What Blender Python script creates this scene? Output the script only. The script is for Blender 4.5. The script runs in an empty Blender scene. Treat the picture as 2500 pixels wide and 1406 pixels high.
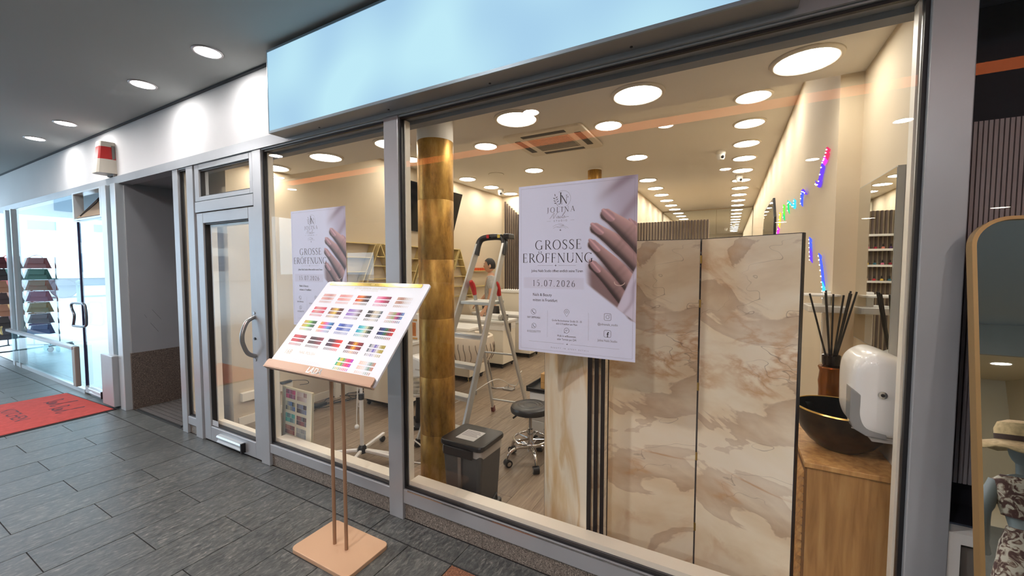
import bpy, bmesh, math, random
import numpy as np
from mathutils import Vector, Matrix, Euler

random.seed(7)
R = math.radians
PI = math.pi
SC = bpy.context.scene
COL = SC.collection

# ------------------------------------------------------------------ camera
cam_d = bpy.data.cameras.new('camera')
cam_d.sensor_fit = 'HORIZONTAL'
cam_d.sensor_width = 36.0
cam_d.lens = 36.0 * 972.0 / 2500.0
cam_d.clip_start = 0.02
cam_d.clip_end = 300
cam = bpy.data.objects.new('camera', cam_d)
COL.objects.link(cam)
cam.location = (0, 0, 1.58)
cam.rotation_euler = (R(90 - 2.944), 0, R(28.5))
SC.camera = cam

# ------------------------------------------------------------------ sky and exposure
SC.view_settings.view_transform = 'Standard'
SC.view_settings.look = 'None'
SC.view_settings.exposure = 0.16
SC.view_settings.gamma = 1.0
SC.view_settings.use_curve_mapping = False
world = bpy.data.worlds.new('overcast_sky')
SC.world = world
world.use_nodes = True
bg = world.node_tree.nodes['Background']
bg.inputs[0].default_value = (0.64, 0.83, 1.0, 1)
bg.inputs[1].default_value = 5.0
SALON_LAMP = 40.0       # radiance of the salon's round ceiling lights
SOFFIT_LAMP = 25.0      # the row in the soffit is dimmer
ARCADE_LAMP = 590.0     # radiance of the arcade downlights
FASCIA_LAMP = 115.0     # radiance of the dimmer downlights along the fascia
SALON_WARM = (1.0, 0.935, 0.82)
ARCADE_WHITE = (1.0, 0.98, 0.96)
SIGN_BLUE = (0.50, 0.80, 1.0)
SIGN_LEVEL = 0.84

CY_ = SC.cycles
CY_.max_bounces = 7; CY_.diffuse_bounces = 4; CY_.glossy_bounces = 4; CY_.transmission_bounces = 4; CY_.transparent_max_bounces = 12
CY_.caustics_reflective = False; CY_.caustics_refractive = False; CY_.sample_clamp_indirect = 8.0
CY_.use_adaptive_sampling = True; CY_.adaptive_threshold = 0.14; CY_.adaptive_min_samples = 16

# ------------------------------------------------------------------ helpers
def lin(c):
    c = c / 255.0
    return c / 12.92 if c <= 0.04045 else ((c + 0.055) / 1.055) ** 2.4
def rgb(r, g, b): return (lin(r), lin(g), lin(b), 1.0)

class MB:
    """collects geometry for one mesh object"""
    def __init__(s): s.v = []; s.f = []; s.c = []
    def add(s, vs, fs, col=None):
        o = len(s.v); s.v += [tuple(p) for p in vs]; s.f += [tuple(i + o for i in f) for f in fs]
        s.c += [col] * len(fs); return s
    def box(s, x0, x1, y0, y1, z0, z1, col=None):
        vs = [(x0,y0,z0),(x1,y0,z0),(x1,y1,z0),(x0,y1,z0),(x0,y0,z1),(x1,y0,z1),(x1,y1,z1),(x0,y1,z1)]
        return s.add(vs, [(0,3,2,1),(4,5,6,7),(0,1,5,4),(1,2,6,5),(2,3,7,6),(3,0,4,7)], col)
    def obox(s, m, sx, sy, sz, col=None):
        t = MB().box(-sx/2, sx/2, -sy/2, sy/2, -sz/2, sz/2)
        return s.add([m @ Vector(p) for p in t.v], t.f, col)
    def bar(s, a, b, w, h, up=(0,0,1), col=None):
        a = Vector(a); b = Vector(b); d = (b - a); L = d.length; d.normalize()
        u = Vector(up); x = d.cross(u)
        if x.length < 1e-6: x = d.cross(Vector((1,0,0)))
        x.normalize(); y = x.cross(d)
        m = Matrix((( x.x, d.x, y.x, (a.x+b.x)/2),( x.y, d.y, y.y, (a.y+b.y)/2),( x.z, d.z, y.z, (a.z+b.z)/2),(0,0,0,1)))
        return s.obox(m, w, L, h, col)
    def cyl(s, a, b, r0, r1=None, n=16, caps=True, col=None):
        if r1 is None: r1 = r0
        a = Vector(a); b = Vector(b); d = (b - a).normalized()
        u = d.orthogonal().normalized(); w = d.cross(u)
        vs = []
        for p, r in ((a, r0), (b, r1)):
            for i in range(n):
                t = 2*PI*i/n; vs.append(p + (u*math.cos(t) + w*math.sin(t))*r)
        fs = [(i, (i+1)%n, n+(i+1)%n, n+i) for i in range(n)]
        if caps: fs += [tuple(range(n-1,-1,-1)), tuple(range(n, 2*n))]
        return s.add(vs, fs, col)
    def tube(s, pts, r, n=8, closed=False, col=None):
        pts = [Vector(p) for p in pts]; N = len(pts); vs = []; u = None
        rs = r if isinstance(r, (list, tuple)) else [r]*N
        for i, p in enumerate(pts):
            if closed: d = pts[(i+1)%N] - pts[i-1]
            else: d = pts[min(i+1,N-1)] - pts[max(i-1,0)]
            if d.length < 1e-9: d = Vector((0,0,1))
            d.normalize()
            if u is None: u = d.orthogonal().normalized()
            u = (u - d*u.dot(d))
            if u.length < 1e-6: u = d.orthogonal()
            u.normalize(); w = d.cross(u)
            for k in range(n):
                t = 2*PI*k/n; vs.append(p + (u*math.cos(t) + w*math.sin(t))*rs[i])
        fs = []
        for i in range(N if closed else N-1):
            j = (i+1) % N
            for k in range(n): fs.append((i*n+k, i*n+(k+1)%n, j*n+(k+1)%n, j*n+k))
        if not closed: fs += [tuple(range(n-1,-1,-1)), tuple(range((N-1)*n, N*n))]
        return s.add(vs, fs, col)
    def lathe(s, prof, c=(0,0,0), n=24, col=None, sx=1, sy=1):
        vs = []; N = len(prof)
        for r, z in prof:
            for k in range(n):
                t = 2*PI*k/n; vs.append((c[0]+r*sx*math.cos(t), c[1]+r*sy*math.sin(t), c[2]+z))
        fs = [(i*n+k, i*n+(k+1)%n, (i+1)*n+(k+1)%n, (i+1)*n+k) for i in range(N-1) for k in range(n)]
        if prof[0][0] > 1e-6: fs.append(tuple(range(n-1,-1,-1)))
        if prof[-1][0] > 1e-6: fs.append(tuple(range((N-1)*n, N*n)))
        return s.add(vs, fs, col)
    def ball(s, c, rx, ry=None, rz=None, n=16, m=10, col=None):
        ry = ry or rx; rz = rz or rx
        vs = [(c[0],c[1],c[2]-rz)]
        for i in range(1, m):
            a = -PI/2 + PI*i/m
            for k in range(n):
                t = 2*PI*k/n; vs.append((c[0]+rx*math.cos(a)*math.cos(t), c[1]+ry*math.cos(a)*math.sin(t), c[2]+rz*math.sin(a)))
        vs.append((c[0],c[1],c[2]+rz)); top = len(vs)-1
        fs = [(0, 1+(k+1)%n, 1+k) for k in range(n)]
        fs += [(1+(i*n)+k, 1+i*n+(k+1)%n, 1+(i+1)*n+(k+1)%n, 1+(i+1)*n+k) for i in range(m-2) for k in range(n)]
        b = 1+(m-2)*n; fs += [(b+k, b+(k+1)%n, top) for k in range(n)]
        return s.add(vs, fs, col)
    def prism(s, poly, z0, z1, ax='z', col=None):
        """extrude a 2D polygon (counter-clockwise) along an axis"""
        def P(p, t):
            if ax == 'z': return (p[0], p[1], t)
            if ax == 'y': return (p[0], t, p[1])
            return (t, p[0], p[1])
        n = len(poly); vs = [P(p, z0) for p in poly] + [P(p, z1) for p in poly]
        fs = [tuple(range(n-1,-1,-1)), tuple(range(n, 2*n))] + [(i, (i+1)%n, n+(i+1)%n, n+i) for i in range(n)]
        return s.add(vs, fs, col)
    def quad(s, a, b, c, d, col=None): return s.add([a,b,c,d], [(0,1,2,3)], col)
    def xf(s, m):
        s.v = [tuple(m @ Vector(p)) for p in s.v]; return s
    def mesh(s, name, mats, smooth=False):
        me = bpy.data.meshes.new(name); me.from_pydata(s.v, [], s.f); me.validate()
        bm = bmesh.new(); bm.from_mesh(me); bmesh.ops.recalc_face_normals(bm, faces=bm.faces[:]) ; bm.to_mesh(me); bm.free()
        if any(c is not None for c in s.c):
            at = me.color_attributes.new('Col', 'FLOAT_COLOR', 'CORNER')
            li = 0
            for p in me.polygons:
                c = s.c[p.index] or (1,1,1,1)
                for l in p.loop_indices: at.data[l].color = c
        if mats is not None:
            for m in (mats if isinstance(mats, (list, tuple)) else [mats]): me.materials.append(m)
        if smooth:
            for p in me.polygons: p.use_smooth = True
        return me
    def build(s, name, mat, parent=None, smooth=False, bevel=0.0, loc=None, auto=None):
        me = s.mesh(name, mat, smooth)
        o = bpy.data.objects.new(name, me); COL.objects.link(o)
        if parent is not None: o.parent = parent
        if loc is not None: o.location = loc
        if smooth and auto is None: auto = 40
        if auto:
            try:
                md = o.data; md.set_sharp_from_angle(angle=R(auto))
            except Exception: pass
        if bevel > 0:
            b = o.modifiers.new('bevel', 'BEVEL'); b.width = bevel; b.segments = 2; b.limit_method = 'ANGLE'; b.angle_limit = R(40)
        return o

def tag(o, label=None, cat=None, group=None, kind=None):
    if label: o['label'] = label
    if cat: o['category'] = cat
    if group: o['group'] = group
    if kind: o['kind'] = kind
    return o
def thing(name, label, cat, loc=(0,0,0), rz=0.0, group=None):
    o = bpy.data.objects.new(name, None); COL.objects.link(o)
    o.empty_display_size = 0.05
    o.location = loc; o.rotation_euler = (0, 0, rz)
    return tag(o, label, cat, group)
def struct(o, label=None):
    o['kind'] = 'structure'
    if label: o['label'] = label
    return o
def copy_tree(o, parent=None):
    c = o.copy(); COL.objects.link(c); c.parent = parent
    for ch in [x for x in o.children]: copy_tree(ch, c)
    return c
def arc(cx, cy, r, a0, a1, n=8, ry=None):
    ry = ry or r
    return [(cx + r*math.cos(R(a0+(a1-a0)*i/n)), cy + ry*math.sin(R(a0+(a1-a0)*i/n))) for i in range(n+1)]
def rrect(x0, x1, y0, y1, r, n=5):
    return arc(x1-r, y0+r, r, -90, 0, n) + arc(x1-r, y1-r, r, 0, 90, n) + arc(x0+r, y1-r, r, 90, 180, n) + arc(x0+r, y0+r, r, 180, 270, n)
def spline(pts, k=6):
    """Catmull-Rom through points"""
    P = [Vector(p) for p in pts]; out = []
    for i in range(len(P)-1):
        p0 = P[max(i-1,0)]; p1 = P[i]; p2 = P[i+1]; p3 = P[min(i+2,len(P)-1)]
        for j in range(k):
            t = j/k
            out.append(0.5*((2*p1) + (p2-p0)*t + (2*p0-5*p1+4*p2-p3)*t*t + (3*p1-p0-3*p2+p3)*t**3))
    out.append(P[-1]); return out
ORD = ['first','second','third','fourth','fifth','sixth','seventh','eighth','ninth','tenth','eleventh','twelfth']

# ------------------------------------------------------------------ materials
MT = {}
def nodes(name):
    m = bpy.data.materials.new(name); m.use_nodes = True
    nt = m.node_tree; b = nt.nodes['Principled BSDF']
    return m, nt, b
def mat(name, c, rough=0.5, metal=0.0, var=None, bump=None, spec=None, coat=0.0, emit=None, trans=0.0, alpha=1.0):
    """var = (scale, amount): noise that lightens and darkens the colour; bump = (scale, strength)"""
    if name in MT: return MT[name]
    m, nt, b = nodes(name)
    b.inputs['Base Color'].default_value = c; b.inputs['Roughness'].default_value = rough; b.inputs['Metallic'].default_value = metal
    if spec is not None: b.inputs['Specular IOR Level'].default_value = spec
    if coat: b.inputs['Coat Weight'].default_value = coat
    if trans: b.inputs['Transmission Weight'].default_value = trans
    if alpha < 1: b.inputs['Alpha'].default_value = alpha
    if emit: b.inputs['Emission Color'].default_value = (*emit[0][:3], 1); b.inputs['Emission Strength'].default_value = emit[1]
    if var or bump: tc = nt.nodes.new('ShaderNodeTexCoord')
    if var:
        n = nt.nodes.new('ShaderNodeTexNoise'); n.inputs['Scale'].default_value = var[0]; n.inputs['Detail'].default_value = 5
        nt.links.new(tc.outputs['Object'], n.inputs['Vector'])
        r = nt.nodes.new('ShaderNodeMapRange'); r.inputs[1].default_value = 0.3; r.inputs[2].default_value = 0.7
        r.inputs[3].default_value = 1-var[1]; r.inputs[4].default_value = 1+var[1]
        nt.links.new(n.outputs[0], r.inputs[0])
        x = nt.nodes.new('ShaderNodeVectorMath'); x.operation = 'SCALE'; x.inputs[0].default_value = c[:3]
        nt.links.new(r.outputs[0], x.inputs['Scale']); nt.links.new(x.outputs[0], b.inputs['Base Color'])
    if bump:
        n = nt.nodes.new('ShaderNodeTexNoise'); n.inputs['Scale'].default_value = bump[0]; n.inputs['Detail'].default_value = 4
        nt.links.new(tc.outputs['Object'], n.inputs['Vector'])
        bp = nt.nodes.new('ShaderNodeBump'); bp.inputs['Strength'].default_value = bump[1]; bp.inputs['Distance'].default_value = 0.01
        nt.links.new(n.outputs[0], bp.inputs['Height']); nt.links.new(bp.outputs[0], b.inputs['Normal'])
    MT[name] = m; return m
def emat(name, c, strength):
    if name in MT: return MT[name]
    m = bpy.data.materials.new(name); m.use_nodes = True; nt = m.node_tree
    nt.nodes.remove(nt.nodes['Principled BSDF'])
    e = nt.nodes.new('ShaderNodeEmission'); e.inputs[0].default_value = (*c[:3], 1); e.inputs[1].default_value = strength
    nt.links.new(e.outputs[0], nt.nodes['Material Output'].inputs[0]); MT[name] = m; return m
def unsampled(m):
    m.cycles.emission_sampling = 'NONE'; return m
def ramp(nt, stops):
    r = nt.nodes.new('ShaderNodeValToRGB')
    while len(r.color_ramp.elements) > 1: r.color_ramp.elements.remove(r.color_ramp.elements[-1])
    r.color_ramp.elements[0].position = stops[0][0]; r.color_ramp.elements[0].color = stops[0][1]
    for p, c in stops[1:]:
        e = r.color_ramp.elements.new(p); e.color = c
    return r
def print_mat(name, rough=0.45, emit=0.0):
    m, nt, b = nodes(name)
    a = nt.nodes.new('ShaderNodeAttribute'); a.attribute_name = 'Col'
    nt.links.new(a.outputs['Color'], b.inputs['Base Color']); b.inputs['Roughness'].default_value = rough
    if emit:
        nt.links.new(a.outputs['Color'], b.inputs['Emission Color']); b.inputs['Emission Strength'].default_value = emit
    MT[name] = m; return m
def glass_mat(name, ior=1.6, tint=(1,1,1)):
    m = bpy.data.materials.new(name); m.use_nodes = True; nt = m.node_tree
    nt.nodes.remove(nt.nodes['Principled BSDF'])
    t = nt.nodes.new('ShaderNodeBsdfTransparent'); t.inputs[0].default_value = (*tint, 1)
    g = nt.nodes.new('ShaderNodeBsdfGlossy'); g.inputs['Roughness'].default_value = 0.0; g.inputs[0].default_value = (1,1,1,1)
    fr = nt.nodes.new('ShaderNodeFresnel'); fr.inputs[0].default_value = ior
    ge = nt.nodes.new('ShaderNodeNewGeometry')
    inv = nt.nodes.new('ShaderNodeMath'); inv.operation = 'SUBTRACT'; inv.inputs[0].default_value = 1
    nt.links.new(ge.outputs['Backfacing'], inv.inputs[1])
    mu = nt.nodes.new('ShaderNodeMath'); mu.operation = 'MULTIPLY'
    nt.links.new(fr.outputs[0], mu.inputs[0]); nt.links.new(inv.outputs[0], mu.inputs[1])
    mx = nt.nodes.new('ShaderNodeMixShader')
    nt.links.new(mu.outputs[0], mx.inputs[0]); nt.links.new(t.outputs[0], mx.inputs[1]); nt.links.new(g.outputs[0], mx.inputs[2])
    nt.links.new(mx.outputs[0], nt.nodes['Material Output'].inputs[0]); MT[name] = m; return m

ALU = mat('anodised_aluminium', rgb(170,173,177), 0.36, 0.25, var=(3,0.05))
ALU_LIGHT = mat('bright_aluminium', rgb(200,206,210), 0.3, 0.4)
GASKET = mat('black_rubber', rgb(22,22,26), 0.5)
WALL = mat('beige_paint', rgb(213,197,170), 0.75, var=(2,0.02))
CEIL = mat('salon_ceiling_paint', rgb(238,232,222), 0.8)
FASCIA = mat('fascia_render', rgb(226,224,224), 0.7, var=(1.5,0.03))
ACEIL = mat('arcade_ceiling_paint', rgb(166,169,167), 0.8)
CREAM = mat('cream_lacquer', rgb(240,232,214), 0.4)
WHITE = mat('white_lacquer', rgb(236,234,228), 0.35)
WHITEPL = mat('white_plastic', rgb(238,236,230), 0.3, coat=0.3)
BLACK = mat('black_plastic', rgb(26,25,27), 0.35)
BLACKM = mat('black_matt', rgb(20,19,21), 0.6)
CHROME = mat('chrome', rgb(210,210,210), 0.12, 1.0)
STEEL = mat('brushed_steel', rgb(172,172,172), 0.32, 0.9)
LADDER = mat('ladder_aluminium', rgb(196,196,192), 0.35, 0.6)
GOLD = mat('gold_metal', rgb(214,178,96), 0.28, 0.9)
BRASS = mat('pale_brass', rgb(222,200,136), 0.4, 0.25)
ROSE = mat('rose_gold_paint', rgb(208,170,138), 0.42, 0.2)
RED = mat('red_plastic', rgb(196,38,36), 0.4)
MIRROR = mat('mirror_silvering', rgb(232,236,234), 0.01, 1.0)
GLASS = glass_mat('window_glass', 1.5)
GLASSG = glass_mat('corner_shop_glass', 1.52, (0.88,0.96,0.97))
CABLE = mat('dark_cable', rgb(40,38,38), 0.5)
WCABLE = mat('white_cable', rgb(228,224,216), 0.5)
SKIN = mat('skin', rgb(206,158,128), 0.5)
HAIR = mat('dark_hair', rgb(30,26,24), 0.6)
PRINT = print_mat('printed_colour', 0.4)
INK = mat('print_ink', rgb(42,38,48), 0.5)
INKSOFT = mat('print_ink_soft', rgb(104,98,110), 0.5)

def granite(name, base, dark, light, scale=170.0, rough=0.35):
    m, nt, b = nodes(name)
    tc = nt.nodes.new('ShaderNodeTexCoord')
    n = nt.nodes.new('ShaderNodeTexNoise'); n.inputs['Scale'].default_value = scale; n.inputs['Detail'].default_value = 3; n.inputs['Roughness'].default_value = 0.7
    nt.links.new(tc.outputs['Object'], n.inputs['Vector'])
    r = ramp(nt, [(0.34, dark), (0.47, base), (0.56, base), (0.66, light)])
    nt.links.new(n.outputs[0], r.inputs[0]); nt.links.new(r.outputs[0], b.inputs['Base Color'])
    b.inputs['Roughness'].default_value = rough; MT[name] = m; return m
GRANITE = granite('grey_granite', rgb(122,114,106), rgb(40,38,38), rgb(196,186,172))
REDGRAN = granite('red_granite', rgb(132,88,66), rgb(52,38,34), rgb(190,150,120), 130)
def slab_mat():
    m, nt, b = nodes('grey_quartzite')
    tc = nt.nodes.new('ShaderNodeTexCoord'); oi = nt.nodes.new('ShaderNodeObjectInfo')
    mp = nt.nodes.new('ShaderNodeMapping'); mp.inputs['Scale'].default_value = (19, 6.5, 9); mp.inputs['Rotation'].default_value = (0,0,R(14))
    ad = nt.nodes.new('ShaderNodeVectorMath'); ad.operation = 'ADD'
    sc = nt.nodes.new('ShaderNodeVectorMath'); sc.operation = 'SCALE'; sc.inputs[0].default_value = (9.0, 17.0, 3.0)
    nt.links.new(oi.outputs['Random'], sc.inputs['Scale'])
    nt.links.new(tc.outputs['Object'], ad.inputs[0]); nt.links.new(sc.outputs[0], ad.inputs[1]); nt.links.new(ad.outputs[0], mp.inputs[0])
    n = nt.nodes.new('ShaderNodeTexNoise'); n.inputs['Scale'].default_value = 3.0; n.inputs['Detail'].default_value = 9; n.inputs['Roughness'].default_value = 0.72; n.inputs['Distortion'].default_value = 0.6
    nt.links.new(mp.outputs[0], n.inputs['Vector'])
    r = ramp(nt, [(0.30, rgb(50,53,54)), (0.45, rgb(76,79,79)), (0.55, rgb(95,97,95)), (0.64, rgb(122,122,117)), (0.75, rgb(176,174,166))])
    nt.links.new(n.outputs[0], r.inputs[0])
    n2 = nt.nodes.new('ShaderNodeTexNoise'); n2.inputs['Scale'].default_value = 2.2; nt.links.new(ad.outputs[0], n2.inputs['Vector'])
    va = nt.nodes.new('ShaderNodeMapRange'); va.inputs[1].default_value = 0.3; va.inputs[2].default_value = 0.7; va.inputs[3].default_value = 0.82; va.inputs[4].default_value = 1.12
    nt.links.new(n2.outputs[0], va.inputs[0])
    x = nt.nodes.new('ShaderNodeVectorMath'); x.operation = 'SCALE'
    nt.links.new(r.outputs[0], x.inputs[0]); nt.links.new(va.outputs[0], x.inputs['Scale']); nt.links.new(x.outputs[0], b.inputs['Base Color'])
    bp = nt.nodes.new('ShaderNodeBump'); bp.inputs['Strength'].default_value = 0.25; bp.inputs['Distance'].default_value = 0.004
    nt.links.new(n.outputs[0], bp.inputs['Height']); nt.links.new(bp.outputs[0], b.inputs['Normal'])
    rr = nt.nodes.new('ShaderNodeMapRange'); rr.inputs[1].default_value = 0.3; rr.inputs[2].default_value = 0.7; rr.inputs[3].default_value = 0.30; rr.inputs[4].default_value = 0.5
    nt.links.new(n.outputs[0], rr.inputs[0]); nt.links.new(rr.outputs[0], b.inputs['Roughness'])
    MT['slab'] = m; return m
SLAB = slab_mat()
JOINT = mat('dark_joint', rgb(46,46,48), 0.8)
def plank_mat(name, stops, rough=0.4, axis=1, scale=4.0):
    m, nt, b = nodes(name)
    tc = nt.nodes.new('ShaderNodeTexCoord'); oi = nt.nodes.new('ShaderNodeObjectInfo')
    sc = nt.nodes.new('ShaderNodeVectorMath'); sc.operation = 'SCALE'; sc.inputs[0].default_value = (11.0, 7.0, 5.0)
    nt.links.new(oi.outputs['Random'], sc.inputs['Scale'])
    ad = nt.nodes.new('ShaderNodeVectorMath'); ad.operation = 'ADD'
    nt.links.new(tc.outputs['Object'], ad.inputs[0]); nt.links.new(sc.outputs[0], ad.inputs[1])
    mp = nt.nodes.new('ShaderNodeMapping'); s = [14, 14, 14]; s[axis] = 1.2; mp.inputs['Scale'].default_value = s
    nt.links.new(ad.outputs[0], mp.inputs[0])
    n = nt.nodes.new('ShaderNodeTexNoise'); n.inputs['Scale'].default_value = scale; n.inputs['Detail'].default_value = 6; n.inputs['Distortion'].default_value = 0.4
    nt.links.new(mp.outputs[0], n.inputs['Vector'])
    r = ramp(nt, stops); nt.links.new(n.outputs[0], r.inputs[0])
    va = nt.nodes.new('ShaderNodeMapRange'); va.inputs[3].default_value = 0.85; va.inputs[4].default_value = 1.12
    nt.links.new(oi.outputs['Random'], va.inputs[0])
    x = nt.nodes.new('ShaderNodeVectorMath'); x.operation = 'SCALE'
    nt.links.new(r.outputs[0], x.inputs[0]); nt.links.new(va.outputs[0], x.inputs['Scale']); nt.links.new(x.outputs[0], b.inputs['Base Color'])
    b.inputs['Roughness'].default_value = rough; MT[name] = m; return m
PLANK = plank_mat('brown_vinyl_plank', [(0.3, rgb(122,105,89)), (0.5, rgb(138,120,101)), (0.7, rgb(154,136,115))], 0.42)
OAK = plank_mat('oak_veneer', [(0.3, rgb(164,118,66)), (0.5, rgb(190,142,84)), (0.72, rgb(208,164,104))], 0.45, axis=2, scale=3)
SLATW = plank_mat('walnut_slat', [(0.3, rgb(66,54,50)), (0.6, rgb(88,72,64))], 0.5, axis=2)

def marble():
    m, nt, b = nodes('onyx_marble_print')
    tc = nt.nodes.new('ShaderNodeTexCoord')
    mp = nt.nodes.new('ShaderNodeMapping'); mp.inputs['Rotation'].default_value = (0.0, R(-40), 0.0); mp.inputs['Scale'].default_value = (1.0, 1.0, 1.9)
    nt.links.new(tc.outputs['Object'], mp.inputs[0])
    def noise(vec, scale, det, dist, rough=0.55):
        n = nt.nodes.new('ShaderNodeTexNoise'); n.inputs['Scale'].default_value = scale; n.inputs['Detail'].default_value = det; n.inputs['Distortion'].default_value = dist; n.inputs['Roughness'].default_value = rough
        nt.links.new(vec, n.inputs['Vector']); return n.outputs[0]
    def mix(fac, a, c):
        x = nt.nodes.new('ShaderNodeMix'); x.data_type = 'RGBA'; nt.links.new(fac, x.inputs[0])
        if isinstance(a, tuple): x.inputs[6].default_value = a
        else: nt.links.new(a, x.inputs[6])
        if isinstance(c, tuple): x.inputs[7].default_value = c
        else: nt.links.new(c, x.inputs[7])
        return x.outputs[2]
    def rng(v, a, c, lo, hi):
        r = nt.nodes.new('ShaderNodeMapRange'); r.inputs[1].default_value = a; r.inputs[2].default_value = c; r.inputs[3].default_value = lo; r.inputs[4].default_value = hi
        nt.links.new(v, r.inputs[0]); return r.outputs[0]
    def mul(a, c):
        k = nt.nodes.new('ShaderNodeMath'); k.operation = 'MULTIPLY'; nt.links.new(a, k.inputs[0]); nt.links.new(c, k.inputs[1]); return k.outputs[0]
    # broad cloudy ground
    big = noise(mp.outputs[0], 1.35, 5, 0.35)
    r = ramp(nt, [(0.30, rgb(214,188,152)), (0.44, rgb(232,212,178)), (0.54, rgb(242,228,200)), (0.70, rgb(250,241,222))]); nt.links.new(big, r.inputs[0])
    # sharp-edged mineral clouds
    edge = noise(mp.outputs[0], 1.9, 8, 0.9, 0.5)
    cl = rng(edge, 0.535, 0.55, 0.0, 1.0); soft = rng(edge, 0.55, 0.72, 1.0, 0.15)
    c1 = mix(mul(mul(cl, soft), rng(big, 0.35, 0.6, 0.85, 0.35)), r.outputs[0], rgb(182,152,124))
    # warm honey veins
    n2 = noise(mp.outputs[0], 1.1, 7, 0.6)
    s = nt.nodes.new('ShaderNodeMath'); s.operation = 'SUBTRACT'; s.inputs[1].default_value = 0.5; nt.links.new(n2, s.inputs[0])
    a = nt.nodes.new('ShaderNodeMath'); a.operation = 'ABSOLUTE'; nt.links.new(s.outputs[0], a.inputs[0])
    v = mul(rng(a.outputs[0], 0.0, 0.030, 0.75, 0.0), rng(noise(tc.outputs['Object'], 2.2, 2, 0), 0.46, 0.62, 0.0, 1.0))
    c2 = mix(v, c1, rgb(200,150,98))
    # hairline dark cracks
    s2 = nt.nodes.new('ShaderNodeMath'); s2.operation = 'SUBTRACT'; s2.inputs[1].default_value = 0.47; nt.links.new(noise(mp.outputs[0], 2.4, 3, 0.2), s2.inputs[0])
    a2 = nt.nodes.new('ShaderNodeMath'); a2.operation = 'ABSOLUTE'; nt.links.new(s2.outputs[0], a2.inputs[0])
    c3 = mix(mul(rng(a2.outputs[0], 0.0, 0.0035, 0.6, 0.0), rng(noise(tc.outputs['Object'], 1.7, 1, 0), 0.52, 0.6, 0.0, 1.0)), c2, rgb(120,92,76))
    nt.links.new(c3, b.inputs['Base Color']); b.inputs['Roughness'].default_value = 0.24
    MT['marble'] = m; return m
MARBLE = marble()
def marble2():
    m, nt, b = nodes('honey_onyx_print')
    tc = nt.nodes.new('ShaderNodeTexCoord')
    mp = nt.nodes.new('ShaderNodeMapping'); mp.inputs['Scale'].default_value = (2.6, 2.6, 0.8); mp.inputs['Rotation'].default_value = (R(12), R(14), 0)
    nt.links.new(tc.outputs['Object'], mp.inputs[0])
    n = nt.nodes.new('ShaderNodeTexNoise'); n.inputs['Scale'].default_value = 1.3; n.inputs['Detail'].default_value = 6; n.inputs['Distortion'].default_value = 0.7
    nt.links.new(mp.outputs[0], n.inputs['Vector'])
    r = ramp(nt, [(0.3, rgb(206,164,112)), (0.42, rgb(228,202,162)), (0.5, rgb(238,224,198)), (0.56, rgb(220,190,146)), (0.66, rgb(240,228,206))])
    nt.links.new(n.outputs[0], r.inputs[0]); nt.links.new(r.outputs[0], b.inputs['Base Color']); b.inputs['Roughness'].default_value = 0.25
    MT['marble2'] = m; return m
MARBLE2 = marble2()
def gold_column():
    m, nt, b = nodes('aged_gold_leaf')
    tc = nt.nodes.new('ShaderNodeTexCoord')
    n = nt.nodes.new('ShaderNodeTexNoise'); n.inputs['Scale'].default_value = 14; n.inputs['Detail'].default_value = 8; n.inputs['Roughness'].default_value = 0.7
    mp = nt.nodes.new('ShaderNodeMapping'); mp.inputs['Scale'].default_value = (1,1,0.35); nt.links.new(tc.outputs['Object'], mp.inputs[0]); nt.links.new(mp.outputs[0], n.inputs['Vector'])
    r = ramp(nt, [(0.3, rgb(120,86,40)), (0.46, rgb(188,142,66)), (0.6, rgb(214,168,84)), (0.75, rgb(236,200,120))])
    nt.links.new(n.outputs[0], r.inputs[0])
    n2 = nt.nodes.new('ShaderNodeTexNoise'); n2.inputs['Scale'].default_value = 2.4; n2.inputs['Detail'].default_value = 3; nt.links.new(tc.outputs['Object'], n2.inputs['Vector'])
    v = nt.nodes.new('ShaderNodeMapRange'); v.inputs[1].default_value = 0.35; v.inputs[2].default_value = 0.65; v.inputs[3].default_value = 0.6; v.inputs[4].default_value = 1.15
    nt.links.new(n2.outputs[0], v.inputs[0])
    x = nt.nodes.new('ShaderNodeVectorMath'); x.operation = 'SCALE'; nt.links.new(r.outputs[0], x.inputs[0]); nt.links.new(v.outputs[0], x.inputs['Scale'])
    nt.links.new(x.outputs[0], b.inputs['Base Color']); b.inputs['Metallic'].default_value = 0.6; b.inputs['Roughness'].default_value = 0.4
    MT['goldcol'] = m; return m
GOLDCOL = gold_column()
# ================================================================== STRUCTURE: arcade
F = 1.815
def bx(*a): return MB().box(*a)
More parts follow.
